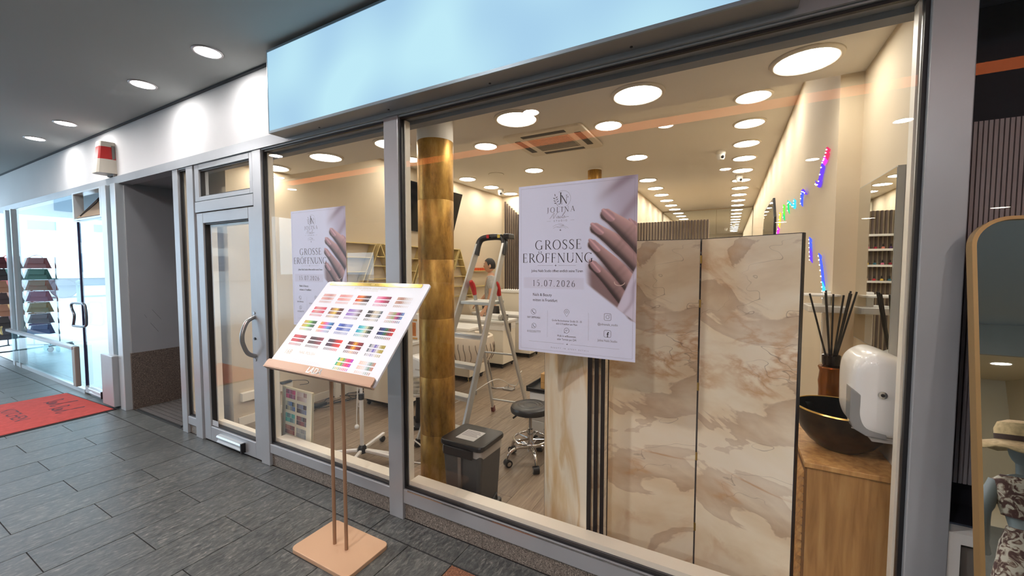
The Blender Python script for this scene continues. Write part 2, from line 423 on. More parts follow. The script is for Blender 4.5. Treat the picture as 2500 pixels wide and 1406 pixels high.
# paved arcade floor: every slab is a piece of its own
floor = struct(bx(-12.0, 6.0, -0.47, 1.83, -0.06, -0.006).build('floor', JOINT), 'grey stone paving of the arcade')
def slab_mesh(lx, ly, m):
    me = bx(-lx/2, lx/2, -ly/2, ly/2, -0.03, 0.0)
    o = me.mesh('paving_slab', m)
    return o
S_FULL = slab_mesh(0.300, 0.695, SLAB); S_HALF = slab_mesh(0.300, 0.348, SLAB); S_BORD = slab_mesh(0.605, 0.166, SLAB)
S_RED = slab_mesh(0.300, 0.348, REDGRAN)
def put(me, x, y, par, z=0.0, name='paving_slab'):
    o = bpy.data.objects.new(name, me); COL.objects.link(o); o.location = (x, y, z); o.parent = par
    return o
for k in range(-29, 17):
    x = -3.085 + 0.305*k + 0.1525
    dz = [0, -0.0008, 0.0004, -0.0004]
    if k % 2 == 0:
        for i, y in enumerate((-0.11, 0.59, 1.29)): put(S_FULL, x, y, floor, dz[(k+i) % 4])
    else:
        for i, y in enumerate((0.237, 0.937)): put(S_FULL, x, y, floor, dz[(k+i) % 4])
        put(S_HALF, x, 1.4635, floor)
        put(S_HALF, x, -0.2865, floor)
    if k == 6:
        for o in [o for o in floor.children if abs(o.location.x-x) < 0.01 and o.location.y > 1.2]: bpy.data.objects.remove(o)
        put(S_RED, x, 1.4635, floor); put(S_HALF, x, 1.115, floor)
for k in range(-17, 9): put(S_BORD, -1.26+0.305+0.61*k, 1.731, floor, -0.0005*(k % 2))
struct(bx(-12.0, 6.0, -6.0, -0.47, -0.06, 0.0).build('floor', SLAB), 'grey stone paving across the arcade')
struct(bx(-90.0, -12.0, -60.0, 60.0, -0.06, -0.02).build('street_pavement', mat('street_paving', rgb(176,182,184), 0.7, var=(0.6,0.05))), 'bright street paving at the end of the arcade')
ceil = struct(bx(-12.0, 6.0, -6.0, 1.90, 3.10, 3.25).build('ceiling', ACEIL), 'flat grey ceiling of the arcade')
struct(bx(-12.0, 3.4, 1.800, 1.822, 3.086, 3.100).build('trim_1', mat('painted_gap_shade', rgb(60,62,66), 0.7)), 'dark strip painted as the shaded gap where ceiling meets fascia')  # solid strip; the shade of the groove is put into its dark colour
struct(bx(-12.0, 6.0, 1.82, 1.98, 2.565, 3.10).build('wall_front', FASCIA), 'pale rendered fascia above the shopfronts')
struct(MB().box(-9.0, -1.0, -6.1, -6.0, 0.0, 3.10).box(-1.0, 6.0, -6.1, -6.0, 2.6, 3.10).box(-12.0, -9.0, -6.1, -6.0, 2.1, 3.10).box(-10.6, -9.0, -6.1, -6.0, 0.0, 2.1).box(-12.0, -10.6, -6.1, -6.0, 0.0, 0.9).build('wall_opposite', mat('opposite_wall_paint', rgb(150,144,134), 0.8, var=(1,0.1))), 'wall across the arcade')
OPW = mat('opposite_shop_beige', rgb(206,192,166), 0.8)
struct(MB().box(-1.1, -1.0, -11.0, -6.1, 0, 2.9).box(6.0, 6.1, -11.0, -6.1, 0, 2.9).box(-1.1, 6.1, -11.1, -11.0, 0, 2.9).build('wall_opposite_shop', OPW), 'beige walls of the lit shop across the arcade')
struct(bx(-1.1, 6.1, -11.1, -6.1, 2.8, 2.9).build('ceiling', OPW), 'beige ceiling of the lit shop across the arcade')
struct(bx(-1.1, 6.1, -11.1, -6.0, -0.06, 0.0).build('floor', OPW), 'floor of the lit shop across the arcade')
struct(bx(6.0, 6.1, -6.0, 8.0, 0.0, 3.10).build('wall_right_end', mat('opposite_wall_paint', rgb(120,112,102), 0.8)), 'end wall of the arcade')
struct(MB().box(-5.86, 0.70, 1.83, 1.90, -0.06, -0.001).box(-5.86, -4.62, 1.90, 3.5, -0.06, 0.0).build('trim_8', SLAB), 'stone threshold under the shopfront')
# metal header along the shopfronts
hd = struct(bx(-10.75, 0.66, 1.790, 1.90, 2.487, 2.565).build('trim_2', ALU), 'aluminium head rail above the shop windows')
# granite plinth in separate slabs
pl = struct(bx(-4.53, 0.66, 1.86, 1.90, 0.0, 0.105).build('trim_3', JOINT), 'speckled granite plinth under the windows')
def plinth(x0, x1):
    put_ = bx(x0+0.0015, x1-0.0015, 1.822, 1.86, 0.0, 0.106).build('granite_slab', GRANITE, pl)
for a, b in ((-4.525,-4.345), (-3.17,-2.55), (-2.55,-1.87), (-1.755,-1.18), (-1.18,-0.57), (-0.57,0.03), (0.03,0.555)): plinth(a, b)

# ------------------------------------------------------------------ salon shopfront
def window(name, label, x0, x1, z0, z1, pl_w, pr_w, rail0, top=2.487, inner=True, glass=GLASS, y=F, posts_z0=0.0):
    """x0..x1, z0..z1 = clear glass; pl_w / pr_w = widths of the posts left and right"""
    w = struct(thing(name, None, None), label)
    if pl_w: bx(x0-pl_w, x0, y-0.015, y+0.085, posts_z0, top).build('frame_post', ALU, w, bevel=0.003)
    if pr_w: bx(x1, x1+pr_w, y-0.015, y+0.085, posts_z0, top).build('frame_post', ALU, w, bevel=0.003)
    bx(x0, x1, y-0.010, y+0.085, rail0, z0).build('bottom_rail', ALU, w, bevel=0.003)
    if top - z1 > 0.004: bx(x0, x1, y-0.010, y+0.085, z1, top).build('top_rail', ALU, w, bevel=0.003)
    g = MB(); t = 0.012
    g.box(x0, x0+t, y+0.004, y+0.021, z0, z1); g.box(x1-t, x1, y+0.004, y+0.021, z0, z1)
    g.box(x0+t, x1-t, y+0.004, y+0.021, z0, z0+t); g.box(x0+t, x1-t, y+0.004, y+0.021, z1-t, z1)
    g.build('gasket', GASKET, w)
    if inner:
        b = MB(); t = 0.020; a = 0.012
        b.box(x0+a, x0+t, y+0.031, y+0.07, z0+a, z1-a); b.box(x1-t, x1-a, y+0.031, y+0.07, z0+a, z1-a)
        b.box(x0+t, x1-t, y+0.031, y+0.11, z0+a, z0+0.040)
        b.build('inner_frame', CREAM, w)
    bx(x0+0.004, x1-0.004, y+0.022, y+0.030, z0+0.004, z1-0.004).build('pane', glass, w)
    return w
W1 = window('window_1', 'tall shop window with a small poster and the colour chart stand in front', -3.17, -1.87, 0.178, 2.478, 0.115, 0.115, 0.106)
W2 = window('window_2', 'widest shop window with the marble folding screen behind it', -1.755, 0.555, 0.195, 2.478, 0.0, 0.105, 0.106)
W3 = window('window_3', 'narrow sidelight left of the salon door', -4.50, -4.34, 0.165, 2.478, 0.10, 0.12, 0.09)
bx(-1.72, 0.53, F-0.012, F+0.01, 0.188, 0.1945).build('chrome_strip', CHROME, W2)
# door
D1 = struct(thing('door_1', None, None), 'aluminium framed glass door of the nail salon with a bow handle')
y = F
bx(-4.205,-3.29, y-0.012, y+0.085, 2.068, 2.160).build('transom_bar', ALU, D1, bevel=0.003)
bx(-4.22,-4.205, y, y+0.085, 0.0, 2.487).build('jamb', ALU, D1)
bx(-3.29,-3.285, y, y+0.085, 0.0, 2.487).build('jamb', GASKET, D1)
def ring(x0,x1,z0,z1,a,b,c,d,ya,yb):
    """rectangular ring: outer rect, inner rect"""
    m = MB(); m.box(x0,a,ya,yb,z0,z1); m.box(b,x1,ya,yb,z0,z1); m.box(a,b,ya,yb,z0,c); m.box(a,b,ya,yb,d,z1); return m
dl = ring(-4.195,-3.295,0.012,2.062,-4.088,-3.378,0.142,1.970,y-0.006,y+0.07).build('door_leaf', ALU, D1, bevel=0.004)
ring(-4.088,-3.378,0.142,1.970,-4.076,-3.390,0.154,1.958,y+0.008,y+0.045).build('gasket', GASKET, dl)
ring(-4.076,-3.390,0.154,1.958,-4.058,-3.408,0.186,1.942,y+0.045,y+0.09).build('inner_frame', CREAM, dl)
bx(-4.082,-3.384, y+0.024, y+0.032, 0.148, 1.964).build('pane', GLASS, dl)
hp = spline([(-3.335, y-0.006, 1.185), (-3.335, y-0.065, 1.150), (-3.335, y-0.098, 1.075), (-3.335, y-0.105, 1.025), (-3.335, y-0.098, 0.975), (-3.335, y-0.065, 0.900), (-3.335, y-0.006, 0.865)], 8)
MB().tube(hp, 0.0165, 14).build('bow_handle', STEEL, D1, smooth=True)
for z in (1.215, 1.008, 0.835): MB().cyl((-3.335, y-0.012, z), (-3.335, y-0.004, z), 0.011, n=16).build('lock_plate', STEEL if z != 1.008 else BLACK, D1, smooth=True)
kb = MB()
kb.prism([(y-0.006, 0.030), (y-0.034, 0.036), (y-0.040, 0.048), (y-0.026, 0.058), (y-0.026, 0.078), (y-0.040, 0.088), (y-0.034, 0.102), (y-0.006, 0.106)][::-1], -3.93, -3.545, 'x')
kb.build('letter_slot', ALU_LIGHT, D1); bx(-3.545,-3.53,y-0.042,y-0.004,0.028,0.108).build('end_cap', BLACK, D1)
tr = ring(-4.205,-3.295,2.166,2.487,-4.130,-3.340,2.203,2.438,y-0.008,y+0.07).build('transom_window', ALU, D1, bevel=0.003)
ring(-4.212,-3.288,2.160,2.487,-4.205,-3.295,2.166,2.485,y-0.004,y+0.06).build('gasket', GASKET, tr)
ring(-4.130,-3.340,2.203,2.438,-4.120,-3.350,2.213,2.428,y+0.008,y+0.04).build('gasket', GASKET, tr)
bx(-4.125,-3.345,y+0.022,y+0.030,2.208,2.433).build('pane', GLASS, tr)
st = bx(-4.085,-3.985,y+0.006,y+0.0075,0.150,0.200).build('door_sticker', mat('sticker_paper', rgb(196,200,206), 0.5), D1)

# ------------------------------------------------------------------ lit sign box over the window
LB = tag(thing('light_box_sign', 'long blank light blue illuminated sign box above the salon window', 'sign', (-2.833, 1.675, 2.51)), None)
lx = 3.03
m = MB(); m.box(0, lx, 0.006, 0.145, 0, 0.012); m.box(0, lx, 0.006, 0.145, 0.548, 0.560); m.box(0, 0.008, 0.006, 0.145, 0.012, 0.548); m.box(lx-0.008, lx, 0.006, 0.145, 0.012, 0.548); m.box(0.008, lx-0.008, 0.138, 0.145, 0.012, 0.548)
m.build('housing', mat('sign_housing', rgb(150,150,150), 0.45, 0.4), LB)
m = MB(); m.box(0, lx, -0.004, 0.006, 0, 0.016); m.box(0, lx, -0.004, 0.006, 0.546, 0.560); m.box(0, 0.006, -0.004, 0.006, 0.016, 0.546); m.box(lx-0.006, lx, -0.004, 0.006, 0.016, 0.546)
m.build('edge_trim', mat('sign_edge', rgb(150,165,176), 0.4, 0.5), LB)
def sign_face():
    m = bpy.data.materials.new('backlit_acrylic'); m.use_nodes = True; nt = m.node_tree; nt.nodes.remove(nt.nodes['Principled BSDF'])
    e = nt.nodes.new('ShaderNodeEmission'); tc = nt.nodes.new('ShaderNodeTexCoord')
    n = nt.nodes.new('ShaderNodeTexNoise'); n.inputs['Scale'].default_value = 2.2; n.inputs['Detail'].default_value = 0; nt.links.new(tc.outputs['Object'], n.inputs['Vector'])
    r = ramp(nt, [(0.32, (0.42,0.68,0.90,1)), (0.7, (0.56,0.88,1.0,1))]); nt.links.new(n.outputs[0], r.inputs[0]); nt.links.new(r.outputs[0], e.inputs[0])
    e.inputs[1].default_value = SIGN_LEVEL; nt.links.new(e.outputs[0], nt.nodes['Material Output'].inputs[0]); return m
bx(0.006, lx-0.006, -0.001, 0.004, 0.016, 0.546).build('acrylic_face', sign_face(), LB)
for x in (0.42, 1.05, 1.75, 2.45): MB().cyl((x, 0.085, -0.003), (x, 0.085, 0.001), 0.006, n=10).build('screw', BLACK, LB)

# ------------------------------------------------------------------ recess between the shops
GREYW = mat('grey_paint', rgb(150,152,156), 0.6, var=(2,0.04))
rc = struct(MB().box(-5.86, -5.78, 1.83, 3.4, 0.63, 2.5).box(-5.86, -4.60, 3.4, 3.5, 0.0, 2.5).box(-4.62, -4.60, 1.90, 3.4, 0.0, 2.5).box(-5.86, -4.60, 1.82, 3.5, 2.5, 2.56).build('wall_recess', GREYW), 'grey painted wall of the doorway recess')
struct(MB().box(-5.86, -5.775, 1.82, 3.4, 0.0, 0.632).build('trim_4', granite('dark_granite', rgb(104,92,84), rgb(44,38,36), rgb(150,134,122), 110)), 'dark granite dado in the doorway recess')
bx(-5.0,-4.66,3.36,3.398,0.0,2.1).build('door_panel', mat('recess_door', rgb(70,74,80), 0.5), rc)
m = MB()
for a, b, t in (((2.02,1.10),(2.10,0.98),0.003), ((1.95,1.05),(1.97,1.01),0.003), ((2.0,0.95),(2.07,0.84),0.003)): m.bar((-5.779,a[0],a[1]), (-5.779,b[0],b[1]), t, 0.001)
m.build('scuff_mark', BLACKM, rc)
dm = thing('entrance_mat', 'dark ribbed entrance mat set in the doorway recess', 'mat', (-5.22, 2.45, 0.0))
bx(-0.50, 0.50, -0.62, 0.60, 0.0, 0.010).build('frame', mat('mat_frame', rgb(70,70,70), 0.4, 0.6), dm)
for i in range(24): bx(-0.485, 0.485, -0.605+i*0.05, -0.565+i*0.05, 0.010, 0.016).build('rib', mat('mat_rib', rgb(84,80,78), 0.9, var=(60,0.2)), dm)

# ------------------------------------------------------------------ corner shop at the left
YS = 1.76
D2 = struct(thing('door_2', None, None), 'glass door of the corner shop with a bent pull handle')
bx(-5.93,-5.80, YS, YS+0.10, 0.0, 2.487).build('frame_post', ALU_LIGHT, D2, bevel=0.004)
bx(-6.20,-6.06, YS, YS+0.09, 0.0, 2.487).build('frame_post', ALU_LIGHT, D2, bevel=0.004)
bx(-6.055,-5.935, YS+0.03, YS+0.038, 0.02, 2.48).build('pane', GLASSG, D2)
bx(-6.27,-5.945, YS-0.05, YS+0.02, 0.03, 0.60).build('door_closer_box', ALU, D2, bevel=0.006)
dl2 = bx(-7.05,-6.21, YS+0.03, YS+0.040, 0.10, 2.14).build('door_pane', GLASSG, D2)
bx(-7.05,-6.21, YS+0.012, YS+0.058, 0.02, 0.10).build('bottom_rail', ALU_LIGHT, dl2)
bx(-7.062,-7.050, YS+0.02, YS+0.05, 0.02, 2.14).build('edge_gasket', mat('violet_gasket', rgb(50,46,80), 0.5), dl2)
kb = MB(); kb.prism([(YS-0.01, 0.060), (YS-0.035, 0.066), (YS-0.040, 0.078), (YS-0.02, 0.088), (YS-0.02, 0.108), (YS-0.040, 0.118), (YS-0.035, 0.130), (YS-0.01, 0.136)][::-1], -6.75, -6.36, 'x')
kb.build('letter_slot', ALU_LIGHT, D2); bx(-6.36,-6.345,YS-0.042,YS-0.008,0.056,0.138).build('end_cap', BLACK, D2)
hp = [(-7.12,0.86),(-6.72,0.88),(-6.66,0.96),(-6.67,1.08),(-6.74,1.15),(-7.10,1.14),(-7.14,1.08),(-7.06,0.99)]
hp = spline([(a, YS-0.045, b) for a, b in hp] + [(hp[0][0], YS-0.045, hp[0][1])], 5)
MB().tube(hp, 0.014, 10).build('pull_handle', mat('dark_steel', rgb(112,116,124), 0.3, 0.8), D2, smooth=True)
vb = ring(-7.10,-6.20,2.15,2.487,-7.06,-6.24,2.17,2.47,YS,YS+0.09).build('vent_frame', ALU_LIGHT, D2)
bx(-7.06,-6.24,YS+0.25,YS+0.26,2.17,2.47).build('vent_back', mat('vent_dark', rgb(52,44,38), 0.6), vb)
MB().bar((-6.65,YS+0.02,2.18),(-6.65,YS+0.22,2.45),0.80,0.012).build('vent_flap', mat('vent_flap', rgb(150,130,108), 0.4), vb)
MB().bar((-6.95,YS+0.03,2.2),(-6.85,YS+0.18,2.44),0.02,0.02).build('vent_arm', BLACK, vb)
W4 = struct(thing('window_4', None, None), 'large pane of the corner shop left of its door')
bx(-9.86,-9.80, YS, YS+0.08, 0.0, 2.487).build('frame_post', ALU_LIGHT, W4)
bx(-10.20,-10.10, YS, YS+0.08, 0.0, 2.487).build('frame_post', ALU_LIGHT, W4)
bx(-9.80,-7.07, YS+0.03, YS+0.038, 0.05, 2.48).build('pane', GLASSG, W4)
bx(-10.10,-9.86, YS+0.03, YS+0.038, 0.05, 2.48).build('pane', GLASSG, W4)
bx(-10.2,-7.07, YS+0.01, YS+0.06, 0.0, 0.05).build('bottom_rail', ALU_LIGHT, W4)
bx(-10.2,-7.17, YS-0.06, YS+0.0, 0.555, 0.595).build('guard_rail', ALU, W4, bevel=0.006)
bx(-7.22,-7.12, YS-0.05, YS+0.0, 0.09, 0.595).build('guard_post', mat('grey_brown_metal', rgb(150,142,132), 0.45, 0.4), W4, bevel=0.008)
bx(-10.2,-7.22, YS-0.02, YS-0.012, 0.10, 0.555).build('guard_panel', glass_mat('frosted_panel', 1.5, (0.82,0.93,0.95)), W4)
MB().tube([(x, YS-0.10, z) for x, z in arc(-10.16, 0.575, 0.06, 90, 270, 10)], 0.012, 8).build('guard_bracket', BRASS, W4, smooth=True)
struct(bx(-12.0,-5.86, 1.83, 9.0, -0.06, 0.0).build('floor', mat('corner_shop_floor', rgb(190,196,198), 0.25)), 'pale floor inside the corner shop')
struct(bx(-12.0,-5.86, 1.98, 9.0, 2.60, 2.70).build('ceiling', mat('corner_shop_ceiling', rgb(150,158,164), 0.7)), 'ceiling of the corner shop')
struct(bx(-5.90,-5.86, 1.86, 9.0, 0.0, 2.6).build('wall_corner_shop', mat('corner_shop_wall', rgb(120,124,130), 0.7)), 'side wall of the corner shop')
struct(bx(-12.0,-5.86, 9.0, 9.1, 0.0, 2.6).build('wall_corner_shop_back', mat('corner_shop_wall', rgb(120,124,130), 0.7)), 'back wall of the corner shop')

# ------------------------------------------------------------------ dark shop at the right
W5 = struct(thing('window_5', None, None), 'dark neighbouring shop window at the right edge')
bx(0.665, 3.4, 1.80, 1.90, 2.42, 2.565).build('head_rail', mat('dark_rail', rgb(34,32,44), 0.5), W5)
bx(0.665, 3.4, F+0.010, F+0.018, 0.72, 2.42).build('pane', GLASS, W5)
ring(0.655, 1.35, 0.0, 0.71, 0.69, 1.32, 0.03, 0.675, F-0.01, F+0.05).build('base_frame', WHITE, W5)
bx(0.69, 1.32, F+0.005, F+0.03, 0.03, 0.675).build('base_panel', mat('grey_panel', rgb(132,126,120), 0.5), W5)
bx(1.35, 3.4, F, F+0.05, 0.0, 0.71).build('base_panel', mat('grey_panel', rgb(132,126,120), 0.5), W5)
DARK = mat('dark_interior', rgb(26,24,36), 0.8)
struct(MB().box(0.66, 3.4, 2.06, 2.10, 0.70, 2.56).box(0.66,3.4,1.9,2.1,0.66,0.70).box(0.66,3.4,1.90,2.10,2.56,2.60).build('wall_dark_shop', DARK), 'dark backing wall of the neighbouring window')
rb = struct(bx(0.672, 1.30, 2.03, 2.055, 0.80, 2.085).build('trim_5', mat('rib_backing', rgb(38,34,52), 0.7)), 'ribbed wall panel in the dark shop window')
RIB = mat('taupe_rib', rgb(164,154,156), 0.5)
rme = bx(-0.0045, 0.0045, -0.012, 0.012, 0.0, 1.285).mesh('rib', RIB)
for i in range(48): put(rme, 0.680+i*0.0125, 2.018, rb, 0.80, 'rib')

# ================================================================== STRUCTURE: salon interior
Z1, Z2 = 2.60, 3.08
sf = struct(bx(-4.62, 0.62, 1.90, 7.45, -0.05, -0.004).build('floor', JOINT), 'brown plank floor of the nail salon')
struct(bx(-1.62, 0.52, 7.45, 11.55, -0.05, 0.0).build('floor', PLANK), 'brown floor of the back corridor')
pw = 0.186; pme = {}
def plank(lx, ly):
    k = (round(lx,3), round(ly,3))
    if k not in pme: pme[k] = bx(-lx/2, lx/2, -ly/2, ly/2, -0.012, 0.0).mesh('floor_plank', PLANK)
    return pme[k]
for i in range(26):
    x = -4.25 + pw*(i+0.5)
    if x > 0.6: break
    off = [0.0, 0.52, 0.23, 0.78][i % 4]; y0 = 1.90 - off
    while y0 < 7.4:
        a = max(y0, 1.90); b = min(y0+1.22, 7.44); y0 += 1.22
        if b - a < 0.03: continue
        o = put(plank(pw-0.002, b-a-0.002), x, (a+b)/2, sf, 0.0, 'floor_plank')
struct(MB().box(-4.35, -4.25, 2.08, 7.4, 0, 3.2).box(-4.62, -4.35, 2.08, 2.12, 0, 3.2).build('wall_left', WALL), 'long beige left wall of the salon')
struct(bx(-4.35, -1.60, 7.40, 7.50, 0, 3.2).build('wall_back', WALL), 'beige back wall of the front room')
struct(bx(-1.70, -1.60, 7.50, 11.5, 0, 3.2).build('wall_corridor', WALL), 'beige left wall of the corridor')
struct(bx(0.50, 0.62, 2.74, 11.5, 0, 3.2).build('wall_right', WALL), 'beige right wall with coloured light strips')
struct(bx(0.60, 0.655, 1.90, 2.76, 0, 3.2).build('wall_right_front', WALL), 'beige wall beside the window with the mirror')
wb = struct(bx(-1.70, 0.62, 11.5, 11.6, 0, 3.2).build('wall_far', WALL), 'far end wall of the corridor')
bx(-0.30, 0.49, 11.485, 11.499, 0.0, 3.06).build('mirror_panel', MIRROR, wb)
bx(-1.59, -0.305, 11.485, 11.499, 0.0, 3.06).build('mirror_panel', MIRROR, wb)
mc = struct(MB().box(-4.35, 0.62, 2.74, 7.5, Z2, Z2+0.1).box(-1.70, 0.62, 7.5, 11.6, Z2, Z2+0.1).build('ceiling', CEIL), 'higher ceiling of the nail salon')
struct(bx(-4.62, 0.655, 1.90, 2.74, Z1, Z2+0.1).build('trim_6', CEIL), 'dropped soffit along the salon window')
struct(bx(-4.62, 0.655, 1.90, 1.965, 2.456, Z1).build('trim_7', mat('lintel_grey', rgb(150,152,156), 0.7)), 'grey lintel inside above the salon window')
struct(MB().box(-4.25, -4.236, 2.12, 7.4, 0.0, 0.085).build('baseboard_left', CREAM), 'cream baseboard along the left wall')
struct(MB().box(-4.236, -1.60, 7.386, 7.4, 0.0, 0.085).build('baseboard_back', CREAM), 'cream baseboard along the back wall')
# ================================================================== LAMPS
LAMP_DISC = emat('salon_lamp_diffuser', SALON_WARM, SALON_LAMP)
LAMP_RIM = mat('lamp_rim', rgb(226,216,200), 0.4)
ld = MB().lathe([(0.0,-0.0102),(0.128,-0.0102),(0.131,-0.009),(0.131,-0.002)], n=40).mesh('diffuser', LAMP_DISC)
lr = MB().lathe([(0.132,-0.001),(0.132,-0.012),(0.140,-0.014),(0.152,-0.008),(0.155,0.0)], n=40).mesh('rim', LAMP_RIM, True)
ls = MB().lathe([(0.0,-0.0102),(0.128,-0.0102),(0.131,-0.009),(0.131,-0.002)], n=40).mesh('diffuser', emat('soffit_lamp_diffuser', SALON_WARM, SOFFIT_LAMP))
def ceiling_light(x, y, z, label, group):
    t = thing('ceiling_light', label, 'ceiling light', (x, y, z), 0, group)
    for nm, me in (('diffuser', ls if z == Z1 else ld), ('rim', lr)):
        o = bpy.data.objects.new(nm, me); COL.objects.link(o); o.parent = t
for i, x in enumerate((0.31, -0.495, -1.30, -2.46, -3.29, -4.10)):
    ceiling_light(x, 2.46, Z1, 'round white ceiling light in the soffit row by the window, %s from the right' % ORD[i], 'ceiling lights in the soffit')
for i, y in enumerate((4.15, 4.88, 5.65, 6.38, 7.16, 7.94, 8.70, 9.48, 10.26, 11.05)):
    ceiling_light(0.155, y, Z2, 'round ceiling light in the row along the right wall, %s from the window' % ORD[i], 'ceiling lights along the right wall')
for i, (x, y) in enumerate(((-1.15,4.25), (-1.13,5.64), (-1.25,7.18), (-1.25,7.98), (-1.25,8.75), (-1.25,9.54), (-1.25,10.33), (-1.25,11.07))):
    ceiling_light(x, y, Z2, 'round ceiling light in the middle row leading into the corridor, %s from the window' % ORD[i], 'ceiling lights in the middle row')
for i, (x, y) in enumerate(((-2.67,4.24), (-2.67,5.63), (-2.67,6.9))):
    ceiling_light(x, y, Z2, 'round ceiling light above the nail desks left of the air vent, %s from the window' % ORD[i], 'ceiling lights over the desks')
for i, y in enumerate((4.24, 5.64, 6.41, 7.16)):
    ceiling_light(-3.92, y, Z2, 'round ceiling light in the row along the left wall, %s from the window' % ORD[i], 'ceiling lights along the left wall')

for i, (x, y) in enumerate(((1.2,-7.2), (3.0,-7.2), (1.2,-9.2), (3.0,-9.2), (4.8,-8.2))):
    ceiling_light(x, y, 2.80, 'round ceiling light in the shop across the arcade, mirrored in the floor mirror, %s one' % ORD[i], 'ceiling lights across the arcade')
# arcade downlights: recessed disc plus the lamp itself
DISC = [MB().lathe([(0.0,-0.004),(0.076,-0.004),(0.076,0.0)], n=32).mesh('lamp_lens', emat(nm, ARCADE_WHITE, lv)) for nm, lv in (('fascia_lamp', FASCIA_LAMP), ('arcade_lamp', ARCADE_LAMP))]
dr = MB().lathe([(0.077,0.0),(0.077,-0.006),(0.092,-0.005),(0.094,0.0)], n=32).mesh('trim_ring', mat('downlight_ring', rgb(190,184,184), 0.3, 0.6), True)
def downlight(x, y, label, group, k=1):
    t = thing('downlight', label, 'downlight', (x, y, 3.10), 0, group)
    for nm, me in (('lamp_lens', DISC[k]), ('trim_ring', dr)):
        o = bpy.data.objects.new(nm, me); COL.objects.link(o); o.parent = t
for i, x in enumerate((-3.268, -4.315, -6.188, -7.224)):
    downlight(x, 1.517, 'small recessed downlight in the arcade ceiling before the fascia, %s from the blue sign' % ORD[i], 'downlights along the fascia', 0)
for i, (x, y) in enumerate(((-5.45,0.37), (-1.74,0.08), (-6.72,-0.44), (-3.64,-0.70), (-0.63,-0.93), (1.55,-1.95), (-0.08,-3.38), (1.0,-3.34), (-7.5,-1.17))):
    downlight(x, y, 'recessed downlight out in the arcade ceiling, reflected in the glass, %s of the scattered ones' % ORD[i], 'downlights out in the arcade')
# orange light band on the arcade ceiling (seen mirrored in the shop glass)
ob = thing('orange_light_band', 'long orange light band on the arcade ceiling, mirrored in the shop windows', 'light', (-1.0, -0.72, 3.098))
bx(-6.0, 6.0, -0.14, 0.14, -0.03, 0.0).build('tray', mat('band_tray', rgb(190,180,170), 0.6), ob)
bx(-5.98, 5.98, -0.12, 0.12, -0.034, -0.030).build('diffuser', emat('orange_diffuser', (1.0, 0.23, 0.07), 4.2), ob)

# ================================================================== POSTERS
PW, PH = 0.594, 0.841
TH, TN = 0.105, 0.036
def pen(m, pts, w=None, z=0.0, wmin=TN, wmax=TH, k=1.0):
    """flat brush stroke; width follows direction like a broad nib unless given"""
    n = len(pts); L = []; Rr = []
    for i in range(n):
        a = pts[max(i-1,0)]; b = pts[min(i+1,n-1)]
        dx, dy = b[0]-a[0], b[1]-a[1]; l = math.hypot(dx,dy) or 1e-9
        if w is None: ww = wmin + (wmax-wmin)*abs(dy/l)**1.6
        elif isinstance(w, (list, tuple)): ww = w[i]
        else: ww = w
        nx, ny = -dy/l*ww/2, dx/l*ww/2
        L.append((pts[i][0]+nx, pts[i][1]+ny)); Rr.append((pts[i][0]-nx, pts[i][1]-ny))
    o = len(m.v); m.v += [(x, z, y) for x, y in L] + [(x, z, y) for x, y in Rr]
    for i in range(n-1):
        m.f.append((o+i, o+n+i, o+n+i+1, o+i+1)); m.c.append(None)
